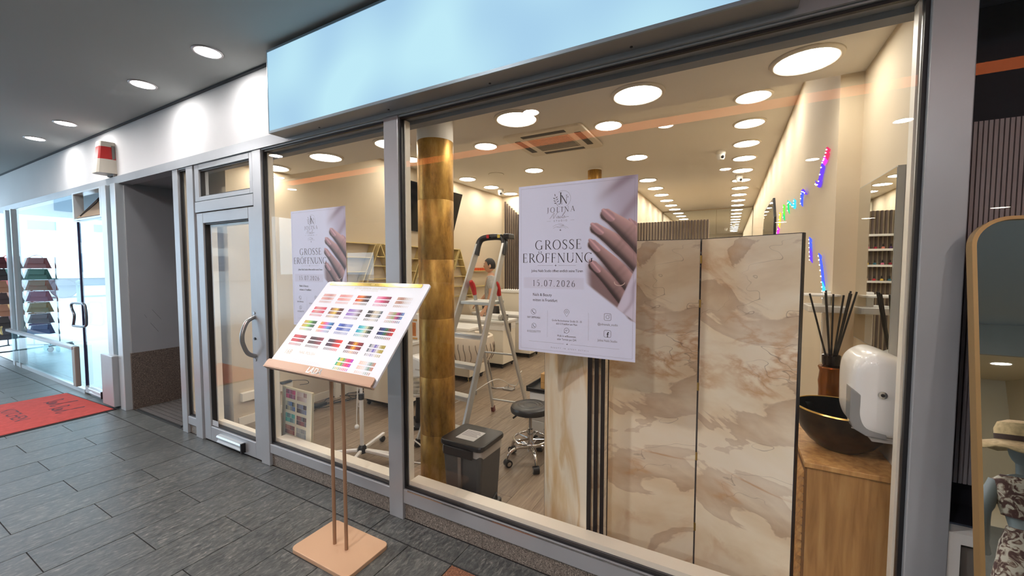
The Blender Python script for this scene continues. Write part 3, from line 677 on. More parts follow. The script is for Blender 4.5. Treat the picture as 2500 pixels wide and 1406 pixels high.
def glyph(ch):
    S = []
    def l(x0,y0,x1,y1,w=None): S.append(([(x0,y0),(x1,y1)], w))
    def a(cx,cy,rx,ry,a0,a1,w=None,n=18): S.append((arc(cx,cy,rx,a0,a1,n,ry), w))
    def ser(x,y,hw=0.10): l(x-hw,y,x+hw,y,0.03)
    if ch == 'G':
        a(.46,.5,.41,.5,48,318); l(.76,.04,.76,.40,TH); ser(.77,.41,.12); l(.735,.86,.735,.99,.03); adv = .98
    elif ch == 'R':
        l(.16,0,.16,1,TH); l(.16,.985,.36,.985,.04); l(.16,.50,.36,.50,.035); a(.34,.745,.25,.24,90,-90); l(.36,.50,.72,.02,.10); ser(.16,.015); ser(.76,.015,.08); ser(.10,.985,.06); adv = .82
    elif ch in 'OÖ':
        a(.46,.5,.41,.5,0,360,n=36); adv = .94
        if ch == 'Ö': a(.32,1.14,.028,.028,0,360,.056,10); a(.60,1.14,.028,.028,0,360,.056,10)
    elif ch == 'S':
        P = [(.52,.80),(.47,.95),(.31,.99),(.14,.90),(.11,.74),(.22,.60),(.40,.46),(.52,.31),(.49,.11),(.30,.01),(.12,.07),(.08,.24)]
        q = [(p.x,p.y) for p in spline([(x,y,0) for x,y in P],5)]; n = len(q)
        S.append((q, [0.032+0.075*math.sin(PI*i/(n-1))**2 for i in range(n)])); l(.53,.77,.53,.97,.026); l(.07,.04,.07,.26,.026); adv = .62
    elif ch in 'EF':
        l(.16,0,.16,1,TH); l(.10,.985,.56,.985,.034); l(.16,.52,.46,.52,.034); l(.55,.82,.55,.99,.03); l(.46,.44,.46,.60,.03); ser(.16,.015)
        if ch == 'E': l(.10,.015,.60,.015,.034); l(.60,.01,.61,.20,.03)
        adv = .70 if ch == 'E' else .64
    elif ch == 'N':
        l(.15,0,.15,1,.036); l(.15,.99,.78,.01,.105); l(.78,0,.78,1,.036); ser(.15,.015); ser(.78,.985); ser(.10,.985,.07); adv = .94
    elif ch == 'U':
        l(.16,1,.16,.34,TH); a(.45,.34,.29,.33,180,360); l(.74,.34,.74,1,.036); ser(.16,.985); ser(.74,.985); adv = .88
    elif ch == 'J':
        l(.30,1,.30,.10,TH); S.append(([(.30,.12),(.27,-.06),(.17,-.14),(.05,-.10)], [.10,.07,.04,.05])); ser(.30,.985); adv = .46
    elif ch == 'L':
        l(.16,0,.16,1,TH); l(.10,.015,.58,.015,.034); l(.58,.01,.60,.22,.03); ser(.16,.985); adv = .66
    elif ch == 'I':
        l(.16,0,.16,1,TH); ser(.16,.985); ser(.16,.015); adv = .32
    elif ch == 'A':
        l(.06,0,.40,1,.036); l(.40,1,.74,0,.105); l(.18,.34,.60,.34,.034); ser(.06,.015,.08); ser(.76,.015,.10); adv = .84
    elif ch == '0': a(.30,.5,.24,.5,0,360,n=30); adv = .60
    elif ch == '1': l(.24,0,.24,.98,.09); l(.24,.98,.10,.86,.04); ser(.24,.015,.12); adv = .44
    elif ch == '2':
        q = [(p.x,p.y) for p in spline([(.10,.78,0),(.20,.95,0),(.36,.97,0),(.47,.82,0),(.42,.60,0),(.24,.30,0),(.08,.03,0)],5)]; n=len(q)
        S.append((q, None)); l(.06,.03,.52,.03,.06); l(.52,.02,.54,.16,.03); adv = .60
    elif ch == '5':
        l(.14,.97,.48,.97,.06); l(.14,.97,.11,.58,.035); S.append(([(p.x,p.y) for p in spline([(.11,.56,0),(.28,.64,0),(.46,.50,0),(.46,.22,0),(.30,.03,0),(.08,.06,0)],5)], None)); adv = .58
    elif ch == '6':
        a(.29,.31,.22,.31,0,360,n=26); S.append(([(p.x,p.y) for p in spline([(.07,.31,0),(.12,.64,0),(.26,.88,0),(.44,1.0,0)],5)], [.1-.07*i/15 for i in range(16)])); adv = .58
    elif ch == '7': l(.06,.97,.52,.97,.06); l(.52,.97,.22,0,.085); l(.06,.98,.05,.84,.03); adv = .56
    elif ch == '.': a(.10,.05,.03,.03,0,360,.06,10); adv = .22
    elif ch == ' ': adv = .4
    else: adv = .5
    return adv, S
def serif(m, text, x, y, h, z, track=0.10, center=True, slim=1.0, wk=1.0):
    """lay a line of roman capitals, cap height h, into mesh m (x right, z up)"""
    tot = sum(glyph(c)[0]*slim + track for c in text) - track
    cx = x - tot*h/2 if center else x
    for c in text:
        adv, S = glyph(c)
        for pts, w in S:
            t = MB()
            if isinstance(w, (list, tuple)): w = [q*wk for q in w]
            elif w is not None: w = w*wk
            pen(t, pts, w, wmin=TN*wk, wmax=TH*wk)
            m.add([(cx+px*h*slim, z, y+pz*h) for px, _, pz in t.v], t.f)
        cx += (adv*slim+track)*h
def text_mesh(s, size, align='CENTER', shear=0.0, track=1.0, narrow=1.0, bold=0.0):
    cu = bpy.data.curves.new('lettering_curve', 'FONT'); cu.body = s; cu.size = size; cu.align_x = align; cu.shear = shear; cu.space_character = track; cu.resolution_u = 3
    cu.offset = bold
    o = bpy.data.objects.new('lettering_curve', cu); COL.objects.link(o)
    dg = bpy.context.evaluated_depsgraph_get(); dg.update()
    me = bpy.data.meshes.new_from_object(o.evaluated_get(dg))
    vs = [(v.co.x*narrow, 0.0, v.co.y) for v in me.vertices]; fs = [tuple(p.vertices) for p in me.polygons]
    bpy.data.objects.remove(o); bpy.data.curves.remove(cu); bpy.data.meshes.remove(me)
    return vs, fs
def put_text(m, s, x, y, size, z, **k):
    vs, fs = text_mesh(s, size, **k)
    m.add([(px+x, z, pz+y) for px, _, pz in vs], fs)
def ringpts(m, pts, w, z):
    pts = list(pts) + [pts[0], pts[1]]; pen(m, pts, w); 
def flat(m, z):
    m.v = [(x, z, y) for x, _, y in m.v]; return m

def poster_print():
    """flat printed picture: paper tone, fabric folds, four fingers with mauve nails and a ring"""
    nx, ny = 250, 354
    u = np.linspace(0, 1, nx+1); v = np.linspace(0, 1, ny+1)
    U, V = np.meshgrid(u, v)                       # v runs down the sheet
    X = U*PW; Y = V*PH
    base = np.array([216, 219, 240.])
    C = np.ones((ny+1, nx+1, 3))*base
    def lerp(C, col, a): return C*(1-a[...,None]) + np.array(col, float)*a[...,None]
    sm = lambda e0, e1, x: (lambda t: t*t*(3-2*t))(np.clip((x-e0)/(e1-e0), 0, 1))
    # soft folds of the jumper, upper right and lower right
    d = (U-0.62) - 0.34*V*0
    f = sm(0.66, 0.95, U + 0.18*(0.30-V)) * sm(0.56, 0.10, V)
    C = lerp(C, (176,164,182), 0.8*f)
    s = (U-0.80)*0.75 + (V-0.10)*0.9
    C = lerp(C, (138,118,130), 0.75*f*np.exp(-((s-0.02+0.10*np.sin(V*9))/0.05)**2))
    C = lerp(C, (150,130,142), 0.7*f*np.exp(-((s-0.17)/0.035)**2))
    C = lerp(C, (216,208,218), 0.8*f*np.exp(-((s+0.10)/0.05)**2))
    # shadow pocket under the fingers
    edge = 0.60 + (U-0.63)*0.52
    pocket = sm(0.585, 0.66, U - 0.10*(V-0.5)) * sm(0.42, 0.54, V) * sm(0.0, -0.02, V-edge)
    C = lerp(C, (118,88,84), 0.85*pocket)
    def finger(C, tip, end, r0, r1, nail=True, bright=1.0):
        a = np.array([tip[0]*PW, tip[1]*PH]); b = np.array([end[0]*PW, end[1]*PH])
        ab = b-a; L2 = ab@ab; L = math.sqrt(L2)
        t = np.clip(((X-a[0])*ab[0] + (Y-a[1])*ab[1])/L2, 0, 1)
        bend = 0.010*np.sin(t*PI)
        n = np.array([ab[1], -ab[0]])/L
        px = X-(a[0]+t*ab[0]+bend*n[0]); py = Y-(a[1]+t*ab[1]+bend*n[1])
        r = r0 + (r1-r0)*sm(0, 0.6, t)
        side = (px*n[0]+py*n[1])/r
        dist = np.sqrt(px**2+py**2)
        m = sm(1.0, 0.95, dist/r)
        shade = np.clip(0.80 + 0.24*side - 0.62*np.clip(-side-0.15,0,1)**1.3, 0.36, 1.06)*bright
        knuck = 1 - 0.07*np.exp(-((t-0.52)/0.035)**2) - 0.06*np.exp(-((t-0.60)/0.03)**2)
        col = np.stack([204*shade*knuck, 162*shade*knuck, 158*shade*knuck], -1)
        C = C*(1-m[...,None]) + col*m[...,None]
        sh = sm(1.25, 1.0, dist/r)*(1-m)*sm(0.0,0.5,-side)
        C = lerp(C, (122,92,92), 0.45*sh)
        if nail:
            an = (X-a[0])*ab[0]/L + (Y-a[1])*ab[1]/L - 0.006; pn = (X-a[0])*n[0]+(Y-a[1])*n[1] - r0*0.16
            e = (np.abs(an/0.040))**2.0 + (np.abs(pn)/(r0*(0.70+0.16*np.clip(an/0.04,-1,1))))**2.2
            nm = sm(1.05, 0.9, e)
            g = np.clip(1.0 + 0.22*np.exp(-((pn-r0*0.12)/(r0*0.16))**2) - 0.18*np.clip(-pn/(r0*0.6),0,1), .6, 1.3)
            C = C*(1-nm[...,None]) + np.stack([176*g, 138*g, 142*g], -1)*nm[...,None]
        return C
    C = finger(C, (0.965,0.262), (1.10,0.40), 0.020, 0.030, True, 0.95)
    C = finger(C, (0.665,0.478), (0.985,0.735), 0.023, 0.033, True, 0.86)
    C = finger(C, (0.660,0.362), (1.03,0.650), 0.024, 0.038, True, 0.94)
    C = finger(C, (0.680,0.272), (1.01,0.470), 0.026, 0.040, True, 0.98)
    C = finger(C, (0.765,0.200), (1.06,0.395), 0.028, 0.042, True, 1.0)
    # sleeve over the knuckles, lower right
    g_ = U - (0.862 + (0.692-V)*0.613)
    sl = sm(0.0, 0.012, g_) * sm(0.0, -0.012, V-edge) * sm(0.47, 0.50, V)
    C = lerp(C, (206,198,214), sl)
    C = lerp(C, (166,152,170), 0.6*sl*np.exp(-((g_-0.075-0.02*np.sin(V*30))/0.016)**2))
    C = lerp(C, (176,164,180), 0.5*sl*np.exp(-(g_/0.012)**2))
    cut = sm(0.0, 0.012, V-edge)*sm(0.60,0.64,V + 0.3*(1-U)*0)
    C = lerp(C, base, cut*(V > 0.58))
    # ring on the third finger
    rx, ry = 0.885*PW, 0.575*PH; ca, sa = math.cos(0.62), math.sin(0.62)
    ex = (X-rx)*ca + (Y-ry)*sa; ey = -(X-rx)*sa + (Y-ry)*ca
    # soft band behind the date
    bd = sm(0.04,0.06,U)*sm(0.60,0.58,U)*sm(0.545,0.552,V)*sm(0.618,0.611,V)
    C = lerp(C, (198,192,210), 0.35*bd)
    Cl = np.clip(C, 0, 255)/255.0
    Cl = np.where(Cl <= 0.04045, Cl/12.92, ((Cl+0.055)/1.055)**2.4)
    me = bpy.data.meshes.new('printed_sheet')
    vs = np.stack([(U-0.5)*PW, np.zeros_like(U), (0.5-V)*PH], -1).reshape(-1,3)
    idx = np.arange((nx+1)*(ny+1)).reshape(ny+1, nx+1)
    fs = np.stack([idx[1:,:-1], idx[1:,1:], idx[:-1,1:], idx[:-1,:-1]], -1).reshape(-1,4)
    me.from_pydata(vs.tolist(), [], fs.tolist())
    at = me.color_attributes.new('Col', 'FLOAT_COLOR', 'POINT')
    at.data.foreach_set('color', np.concatenate([Cl.reshape(-1,3), np.ones((Cl.size//3,1))], 1).ravel().astype(np.float32))
    me.materials.append(PRINT); return me
def pxy(u, v): return ((u-0.5)*PW, (0.5-v)*PH)
def make_poster():
    t = thing('poster', '', 'poster')
    bx(-PW/2, PW/2, 0.0, 0.0012, -PH/2, PH/2).build('paper', mat('poster_paper', rgb(216,219,240), 0.5), t)
    o = bpy.data.objects.new('printed_sheet', poster_print()); COL.objects.link(o); o.parent = t; o.location = (0, -0.0004, 0)
    parts = []
    def new(name, mt):
        mb = MB(); parts.append((name, mb, mt)); return mb
    m = new('motif', INK); s = new('fine_line', INKSOFT)
    Zt = 0.0
    # ---- headline and names
    m = new('headline', INK)
    serif(m, 'GROSSE', *pxy(0.365, 0.383), 0.046, Zt, 0.13)
    m = new('headline', INK)
    serif(m, 'ERÖFFNUNG', *pxy(0.352, 0.460), 0.046, Zt, 0.085)
    m = new('headline', INK)
    serif(m, 'JOLINA', *pxy(0.385, 0.168), 0.025, Zt, 0.34)
    m = new('headline', INK)
    serif(m, '15.07.2026', *pxy(0.325, 0.601), 0.0310, Zt, 0.28, slim=0.95)
    # ---- JN monogram in a broken circle with a twig
    m = new('monogram', INK); s = new('monogram_ring', INKSOFT)
    cx, cy = pxy(0.405, 0.094)
    pen(s, [(cx+0.040*math.cos(R(a)), cy+0.040*math.sin(R(a))) for a in range(-60, 128, 6)], 0.0009)
    pen(s, [(cx+0.040*math.cos(R(a)), cy+0.040*math.sin(R(a))) for a in range(200, 285, 6)], 0.0009)
    j = MB(); serif(j, 'J', cx-0.026, cy-0.018, 0.050, Zt, center=False, wk=1.0); m.add(j.v, j.f)
    j = MB(); serif(j, 'N', cx-0.012, cy-0.024, 0.042, Zt, center=False, slim=0.95); m.add(j.v, j.f)
    pen(s, [(cx-0.026,cy-0.032),(cx-0.034,cy-0.014),(cx-0.040,cy+0.004),(cx-0.040,cy+0.016)], 0.0009)
    for k, (dx, dy, a) in enumerate(((-0.040,0.016,100),(-0.036,0.006,45),(-0.041,0.002,140),(-0.034,-0.004,40),(-0.038,-0.010,150),(-0.030,-0.014,40),(-0.034,-0.020,160))):
        q = [(cx+dx+0.012*t*math.cos(R(a)), cy+dy+0.012*t*math.sin(R(a))) for t in (0,0.25,0.5,0.75,1)]
        pen(m, q, [0.0004,0.0030,0.0036,0.0026,0.0003])
    def star(x, y, r):
        pen(m, [(x-r,y),(x-r*.3,y),(x,y),(x+r*.3,y),(x+r,y)], [0.0002,r*.35,r*.9,r*.35,0.0002]); pen(m, [(x,y-r),(x,y-r*.3),(x,y),(x,y+r*.3),(x,y+r)], [0.0002,r*.35,r*.9,r*.35,0.0002])
    star(cx+0.026, cy+0.008, 0.004)
    m = new('star', INK)
    x, y = pxy(0.385, 0.272); star(x, y, 0.006)
    m = new('star', INK); s = new('rule_line', INKSOFT)
    x, y = pxy(0.345, 0.477); star(x, y, 0.006)
    pen(s, [pxy(0.18,0.477), pxy(0.32,0.477)], 0.0007); pen(s, [pxy(0.37,0.477), pxy(0.52,0.477)], 0.0007)
    # script word "Nails" and small caps
    N = [[(0,0),(0.10,0.35),(0.24,0.95),(0.30,1.0),(0.34,0.5),(0.44,0.02),(0.52,0.5),(0.66,1.08),(0.74,1.12)],
         [(0.98,0.34),(0.86,0.42),(0.76,0.22),(0.80,0.04),(0.92,0.14),(1.0,0.40),(0.97,0.08),(1.06,0.04),(1.16,0.30),(1.18,0.42),(1.14,0.10),(1.22,0.03),(1.36,0.40),(1.50,1.05),(1.42,1.0),(1.34,0.30),(1.40,0.03),(1.52,0.20),(1.62,0.46),(1.60,0.30),(1.70,0.20),(1.62,0.02),(1.50,0.04)],
         [(1.66,0.12),(1.86,0.20),(2.10,0.22)]]
    s = new('script_word', INKSOFT)
    ox, oy = pxy(0.290, 0.2035)
    for st_ in N:
        q = [(ox+p.x*0.046+0.010*p.y, oy+p.y*0.026) for p in spline([(a,b,0) for a,b in st_], 5)]
        pen(s, q, 0.0013)
    s = new('small_text_line', INKSOFT)
    put_text(s, 'STUDIO', *pxy(0.385, 0.2225), 0.0120, Zt, track=1.9)
    pen(s, [pxy(0.265,0.2175), pxy(0.30,0.2175)], 0.0006); pen(s, [pxy(0.47,0.2175), pxy(0.505,0.2175)], 0.0006)
    # line drawing of two hands
    s = new('hands_drawing', INKSOFT)
    hx, hy = pxy(0.385, 0.245)
    for q in ([(-0.040,-0.004),(-0.022,0.004),(-0.006,0.008),(0.008,0.006),(0.018,0.001),(0.010,0.001),(0.020,-0.004)], [(-0.038,-0.013),(-0.020,-0.006),(-0.004,-0.006),(0.010,-0.004),(0.020,-0.004),(0.034,-0.010),(0.042,-0.016)], [(-0.020,-0.007),(0.0,-0.011),(0.018,-0.010),(0.030,-0.016)], [(-0.010,0.004),(0.004,0.002),(0.014,-0.002),(0.002,-0.003)]):
        pen(s, [(hx+p.x, hy+p.y) for p in spline([(a,b,0) for a,b in q],5)], 0.0007)
    # ---- body text
    m = new('text_line', INK)
    put_text(m, 'Jolina Nails Studio öffnet endlich seine Türen', *pxy(0.352, 0.516), 0.0182, Zt, narrow=0.82)
    m = new('text_line', INK)
    put_text(m, 'Nails & Beauty', *pxy(0.135, 0.660), 0.0205, Zt, align='LEFT', narrow=0.86)
    m = new('text_line', INK)
    put_text(m, 'mitten in Frankfurt', *pxy(0.135, 0.692), 0.0205, Zt, align='LEFT', narrow=0.86)
    s = new('small_text_line', INKSOFT)
    put_text(s, '069 58996466', *pxy(0.145, 0.797), 0.0150, Zt, narrow=0.85)
    s = new('small_text_line', INKSOFT)
    put_text(s, '015222057777', *pxy(0.147, 0.883), 0.0150, Zt, narrow=0.85)
    s = new('small_text_line', INKSOFT)
    put_text(s, 'Große Bockenheimer Straße 33 - 35', *pxy(0.445, 0.806), 0.0135, Zt, narrow=0.78)
    s = new('small_text_line', INKSOFT)
    put_text(s, '60313 Frankfurt am Main', *pxy(0.445, 0.825), 0.0135, Zt, narrow=0.80)
    s = new('small_text_line', INKSOFT)
    put_text(s, 'Walk In willkommen,', *pxy(0.445, 0.896), 0.0145, Zt, narrow=0.80)
    s = new('small_text_line', INKSOFT)
    put_text(s, 'oder Termin per DM', *pxy(0.445, 0.916), 0.0145, Zt, narrow=0.80)
    s = new('small_text_line', INKSOFT)
    put_text(s, '@jolinanails_studio', *pxy(0.785, 0.811), 0.0150, Zt, narrow=0.80)
    s = new('small_text_line', INKSOFT)
    put_text(s, 'Jolina Nails Studio', *pxy(0.785, 0.902), 0.0150, Zt, narrow=0.84)
    s = new('small_text_line', INKSOFT)
    put_text(s, 'BEAUTY IN EVERY DETAIL', *pxy(0.47, 0.968), 0.0085, Zt, track=2.6, narrow=0.8)
    # ---- icons
    def circ(x, y, r, w, a0=0, a1=360): pen(m, [(x+r*math.cos(R(a0+(a1-a0)*i/24)), y+r*math.sin(R(a0+(a1-a0)*i/24))) for i in range(25)], w)
    def handset(x, y, k): pen(m, [(x-0.006*k,y+0.007*k),(x-0.006*k,y+0.003*k),(x-0.003*k,y-0.002*k),(x+0.002*k,y-0.006*k),(x+0.007*k,y-0.007*k)], [0.0045*k,0.0030*k,0.0022*k,0.0030*k,0.0045*k])
    m = new('icon', INK)
    x, y = pxy(0.143, 0.757); circ(x, y, 0.0142, 0.0013); handset(x, y, 1.0)
    m = new('icon', INK)
    x, y = pxy(0.147, 0.842); circ(x, y, 0.0125, 0.0013); handset(x, y, 0.85); pen(m, [(x-0.0115,y-0.005),(x-0.0135,y-0.013),(x-0.005,y-0.0118)], 0.0013)
    m = new('icon', INK)
    x, y = pxy(0.445, 0.748); circ(x, y, 0.0055, 0.0013); pen(m, [(x+0.0128*math.cos(R(a)), y+0.0128*math.sin(R(a))) for a in range(-20, 201, 10)], 0.0013); pen(m, [(x-0.0120,y-0.0044),(x,y-0.024),(x+0.0120,y-0.0044)], 0.0013)
    m = new('icon', INK)
    x, y = pxy(0.445, 0.857); circ(x, y, 0.0128, 0.0013); pen(m, [(x-0.006,y+0.003),(x+0.006,y+0.003)], 0.0013); pen(m, [(x-0.006,y-0.002),(x+0.002,y-0.002)], 0.0013); pen(m, [(x-0.0115,y-0.005),(x-0.0135,y-0.013),(x-0.005,y-0.0118)], 0.0013)
    for v, kind in ((0.763,'cam'), (0.857,'f')):
        m = new('icon', INK)
        x, y = pxy(0.785, v); q = rrect(x-0.016, x+0.016, y-0.016, y+0.016, 0.006); pen(m, q+[q[0]], 0.0014)
        if kind == 'cam': circ(x, y, 0.0078, 0.0014); circ(x+0.0095, y+0.0095, 0.0008, 0.0014)
        else: put_text(m, 'f', x+0.001, y-0.0155, 0.034, Zt, bold=0.0006)
    s = new('rule_line', INKSOFT); m = new('star', INK)
    for u in (0.272, 0.63): pen(s, [pxy(u,0.745), pxy(u,0.905)], 0.0005)
    pen(s, [pxy(0.10,0.937), pxy(0.42,0.937)], 0.0007); pen(s, [pxy(0.48,0.937), pxy(0.88,0.937)], 0.0007); x, y = pxy(0.45,0.937); star(x, y, 0.005)
    s = new('border_line', INKSOFT)
    q = [pxy(0.022,0.016), pxy(0.978,0.016), pxy(0.978,0.984), pxy(0.022,0.984)]
    for i in range(4): pen(s, [q[i], q[(i+1)%4]], 0.0006)
    x, y = pxy(0.875, 0.568)
    ringm = MB(); pen(ringm, [(x+0.026*math.cos(R(a))*math.cos(0.5)-0.016*math.sin(R(a))*math.sin(0.5)*-1, y+0.016*math.sin(R(a))-0.004*math.cos(R(a))) for a in range(190, 372, 8)], 0.0034)
    for nm, mb, mt in parts:
        if mb.v: flat(mb, -0.0009).build(nm, mt, t)
    flat(ringm, -0.0009).build('printed_ring', mat('ring_print', rgb(206,178,164), 0.4), t)
    return t
P2 = make_poster()
P2.location = (-0.658, 1.8335, 1.571)
P2['label'] = 'large grand opening poster on the wide salon window beside the marble screen'
P2['group'] = 'grand opening posters'
P1 = copy_tree(P2); P1.location = (-2.565, 1.8335, 1.573)
P1['label'] = 'grand opening poster on the left salon window behind the colour chart stand'
for p in (P1, P2): tag(p, None, 'poster')
# ================================================================== COLOUR CHART STAND (outside)
def hexc(h): return rgb(int(h[0:2],16), int(h[2:4],16), int(h[4:6],16))
def gradient(cols, n):
    out = []
    for i in range(n):
        t = i*(len(cols)-1)/(n-1); k = min(int(t), len(cols)-2); f = t-k
        a = cols[k]; b = cols[k+1]; out.append(tuple(a[j]*(1-f)+b[j]*f for j in range(3)) + (1.0,))
    return out
SW = ['e8b8b4 d89c98 c08c88 e8c4c0', 'f0a8a4 e89c98 f0b4b0 f0c8c4', 'e04c34 f08838 5a2a28 2c2024', 'e8a0c0 e890b0 d84880 a83050 802848', 'c09888 a87868 d8d4d4 e4e4ea',
      'e86478 d8a098 d87888 d04058', '8c5848 c89848 e8c868 6c3c30 583028', '9a78c8 a890d0 c8bcd4 6c5c60', '2a2c30 4a4440 d8ccb8 c8c4b8 5c6870', 'd8b8b4 c0a8a0 90a868 c04880 5c3060 6c90c8',
      'd0a848 c8c048 88c858 3c7040 2c5034', 'f0a040 f06878 c078c8 5898d0 2c5c98', '5874c8 3c54a8 a8b4e0 8098d8', '30a0c0 50c0c8 98dcd8 d8d8b0 304838 28382c', '2c2858 203c80 286838 902c38 c83838',
      'b82838 d03040 a02838 803038', '4c2830 38242c 702838 902c40', '483048 402838 c82c30 e83c34', '48202c 802830 e8a828 a02430 701c28', '707880 d8d8dc 5848b0 e0e0e4 b8a858 a89848',
      '40b088 f0c830 48a850 f05898 e83050 c040c0', 'f0c8bc f4dcd4 e0e4e8 88a8a0 c08878']
GX = (-0.326, -0.174, -0.018, 0.143, 0.302); GY = (0.491, 0.390, 0.288, 0.185, 0.086)
def chart_print(m, gx, gy, groups, w, h, P):
    """three rows of nine colour chips per group; P maps (a, b) on the sheet to a point"""
    for gi, (c, r) in enumerate(groups):
        cols = gradient([hexc(x)[:3] for x in SW[gi].split()], 9)
        for row, (db, hh, fade) in enumerate(((h*0.36, h*0.26, 0), (0, h*0.26, 0), (-h*0.36, h*0.20, 0.35))):
            for i in range(9):
                a0 = gx[c] - w/2 + w*i/9 + (0 if row < 2 else w*0.02); a1 = a0 + w/9*(0.97 if row < 2 else 0.62)
                k = tuple(cols[i][j]*(1-fade)+0.80*fade for j in range(3)) + (1.0,)
                b0 = gy[r]+db-hh/2; b1 = gy[r]+db+hh/2
                m.quad(P(a0,b0), P(a1,b0), P(a1,b1), P(a0,b1), k)
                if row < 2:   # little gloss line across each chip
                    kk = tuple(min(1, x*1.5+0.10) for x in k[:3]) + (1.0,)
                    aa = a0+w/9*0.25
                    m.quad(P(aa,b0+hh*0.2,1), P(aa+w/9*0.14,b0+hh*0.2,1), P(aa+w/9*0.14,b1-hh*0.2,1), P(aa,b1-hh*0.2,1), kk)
ST = thing('colour_chart_stand', 'freestanding nail polish colour chart on two rose gold poles outside the window', 'display stand', (-1.865, 1.43, 0.0))
bp = MB().prism(rrect(-0.240, 0.220, -0.142, 0.150, 0.035, 6), 0.0, 0.024, 'z').build('base_plate', ROSE, ST, bevel=0.003)
for x in (-0.050, 0.047): MB().cyl((x, 0.0, 0.024), (x, 0.0, 1.150), 0.0098, n=16).build('pole', mat('rose_gold_pole', rgb(164,130,104), 0.4, 0.3), ST, smooth=True)
th = math.atan2(0.467, 0.415); ex = Vector((1,0,0)); ev = Vector((0, math.cos(th), math.sin(th))); en = ex.cross(ev)   # en points up/out to the viewer
B0 = Vector((0.0, -0.13, 1.02))
def bd(a, b, k=0.0): return B0 + ex*a + ev*b + en*k
def sheet(name, poly, k0, k1, m_, par):
    n = len(poly); mb = MB(); mb.add([bd(a,b,k0) for a,b in poly]+[bd(a,b,k1) for a,b in poly], [tuple(range(n-1,-1,-1)), tuple(range(n,2*n))]+[(i,(i+1)%n,n+(i+1)%n,n+i) for i in range(n)])
    return mb.build(name, m_, par)
board = sheet('board', rrect(-0.432, 0.425, -0.004, 0.626, 0.018), -0.010, 0.0, mat('chart_board', rgb(236,240,248), 0.4), ST)
sheet('gold_band', rrect(-0.396, 0.373, 0.597, 0.6225, 0.006), 0.0, 0.0025, mat('gold_foil', rgb(206,176,92), 0.22, 0.85), board)
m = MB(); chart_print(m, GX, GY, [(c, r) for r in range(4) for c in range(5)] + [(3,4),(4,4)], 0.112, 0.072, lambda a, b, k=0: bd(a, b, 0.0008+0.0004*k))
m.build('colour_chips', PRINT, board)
def board_text(s, a, b, size, mt, k=0.0009, **kw):
    vs, fs = text_mesh(s, size, **kw); mb = MB(); mb.add([bd(a+x, b+z, k) for x, _, z in vs], fs); return mb.build('lettering', mt, board)
GREYINK = mat('grey_gold_ink', rgb(212,204,186), 0.5)
board_text('LITTLE DEMON GOLD SERIES', -0.010, 0.573, 0.021, GREYINK); board_text('NAIL GEL POLISH COLLECTION', -0.010, 0.560, 0.010, GREYINK)
board_text('168', -0.335, 0.095, 0.042, GREYINK); board_text('NAIL POLISH', -0.175, 0.108, 0.024, GREYINK); board_text('LADA', -0.010, 0.604, 0.012, mat('pale_gold_ink', rgb(226,204,140), 0.4), k=0.0028)
m = MB()
for i in range(7): m.quad(bd(-0.25,0.068-0.008*i,0.0009), bd(-0.03+0.02*(i%3),0.068-0.008*i,0.0009), bd(-0.03+0.02*(i%3),0.0695-0.008*i,0.0009), bd(-0.25,0.0695-0.008*i,0.0009))
m.build('fine_print', mat('pale_ink', rgb(206,208,214), 0.5), board)
lip = sheet('ledge_lip', rrect(-0.430, 0.424, -0.006, 0.042, 0.014), 0.012, 0.018, mat('rose_gold_lip', rgb(192,158,134), 0.42, 0.2), ST)
sheet('ledge_floor', [(-0.430,-0.008),(0.424,-0.008),(0.424,-0.002),(-0.430,-0.002)], -0.010, 0.018, mat('rose_gold_lip', rgb(186,150,128), 0.38), ST)
vs, fs = text_mesh('LADA', 0.046, track=1.0, shear=0.15, bold=0.0008); MB().add([bd(-0.005+x, 0.004+z, 0.0186) for x, _, z in vs], fs).build('raised_lettering', CHROME, lip)

# ------------------------------------------------------------------ red mat
rm = thing('red_door_mat', 'red doormat with dark lettering in front of the corner shop door', 'mat', (-6.60, 1.20, 0.0))
MB().prism([(0.68,-0.30),(0.655,0.53),(-0.667,0.47),(-0.70,-0.10),(-0.75,-0.95),(0.70,-0.95)], 0.0, 0.006, 'z').build('rubber_edge', mat('mat_rubber', rgb(34,28,32), 0.7), rm)
MB().prism([(0.655,-0.30),(0.63,0.51),(-0.655,0.455),(-0.69,-0.10),(-0.73,-0.93),(0.675,-0.93)], 0.006, 0.011, 'z').build('pile', mat('red_pile', rgb(178,66,58), 0.95, var=(20,0.12), bump=(300,0.3)), rm)
MATINK = mat('mat_ink', rgb(86,50,58), 0.95)
vs, fs = text_mesh('KITCHEN', 0.155, track=0.95, bold=0.001); MB().add([(x-0.05, z-0.12, 0.0114) for x, _, z in vs], fs).build('lettering', MATINK, rm)
def scrib(pts, w=0.018):
    t = MB(); pen(t, [(p.x,p.y) for p in spline([(a,b,0) for a,b in pts],6)], w); MB().add([(x,z,0.0114) for x,_,z in t.v], t.f).build('script_word', MATINK, rm)
for ox, oy in ((-0.35,0.20), (0.02,0.16), (-0.42,-0.42), (0.0,-0.46)):
    scrib([(ox,oy),(ox+0.03,oy+0.13),(ox-0.02,oy+0.15),(ox+0.02,oy+0.04),(ox+0.07,oy+0.02),(ox+0.10,oy+0.07),(ox+0.07,oy+0.08),(ox+0.09,oy+0.01),(ox+0.14,oy+0.07),(ox+0.15,oy+0.01),(ox+0.20,oy+0.08),(ox+0.24,oy+0.20),(ox+0.21,oy+0.20),(ox+0.23,oy+0.01),(ox+0.29,oy+0.03)])

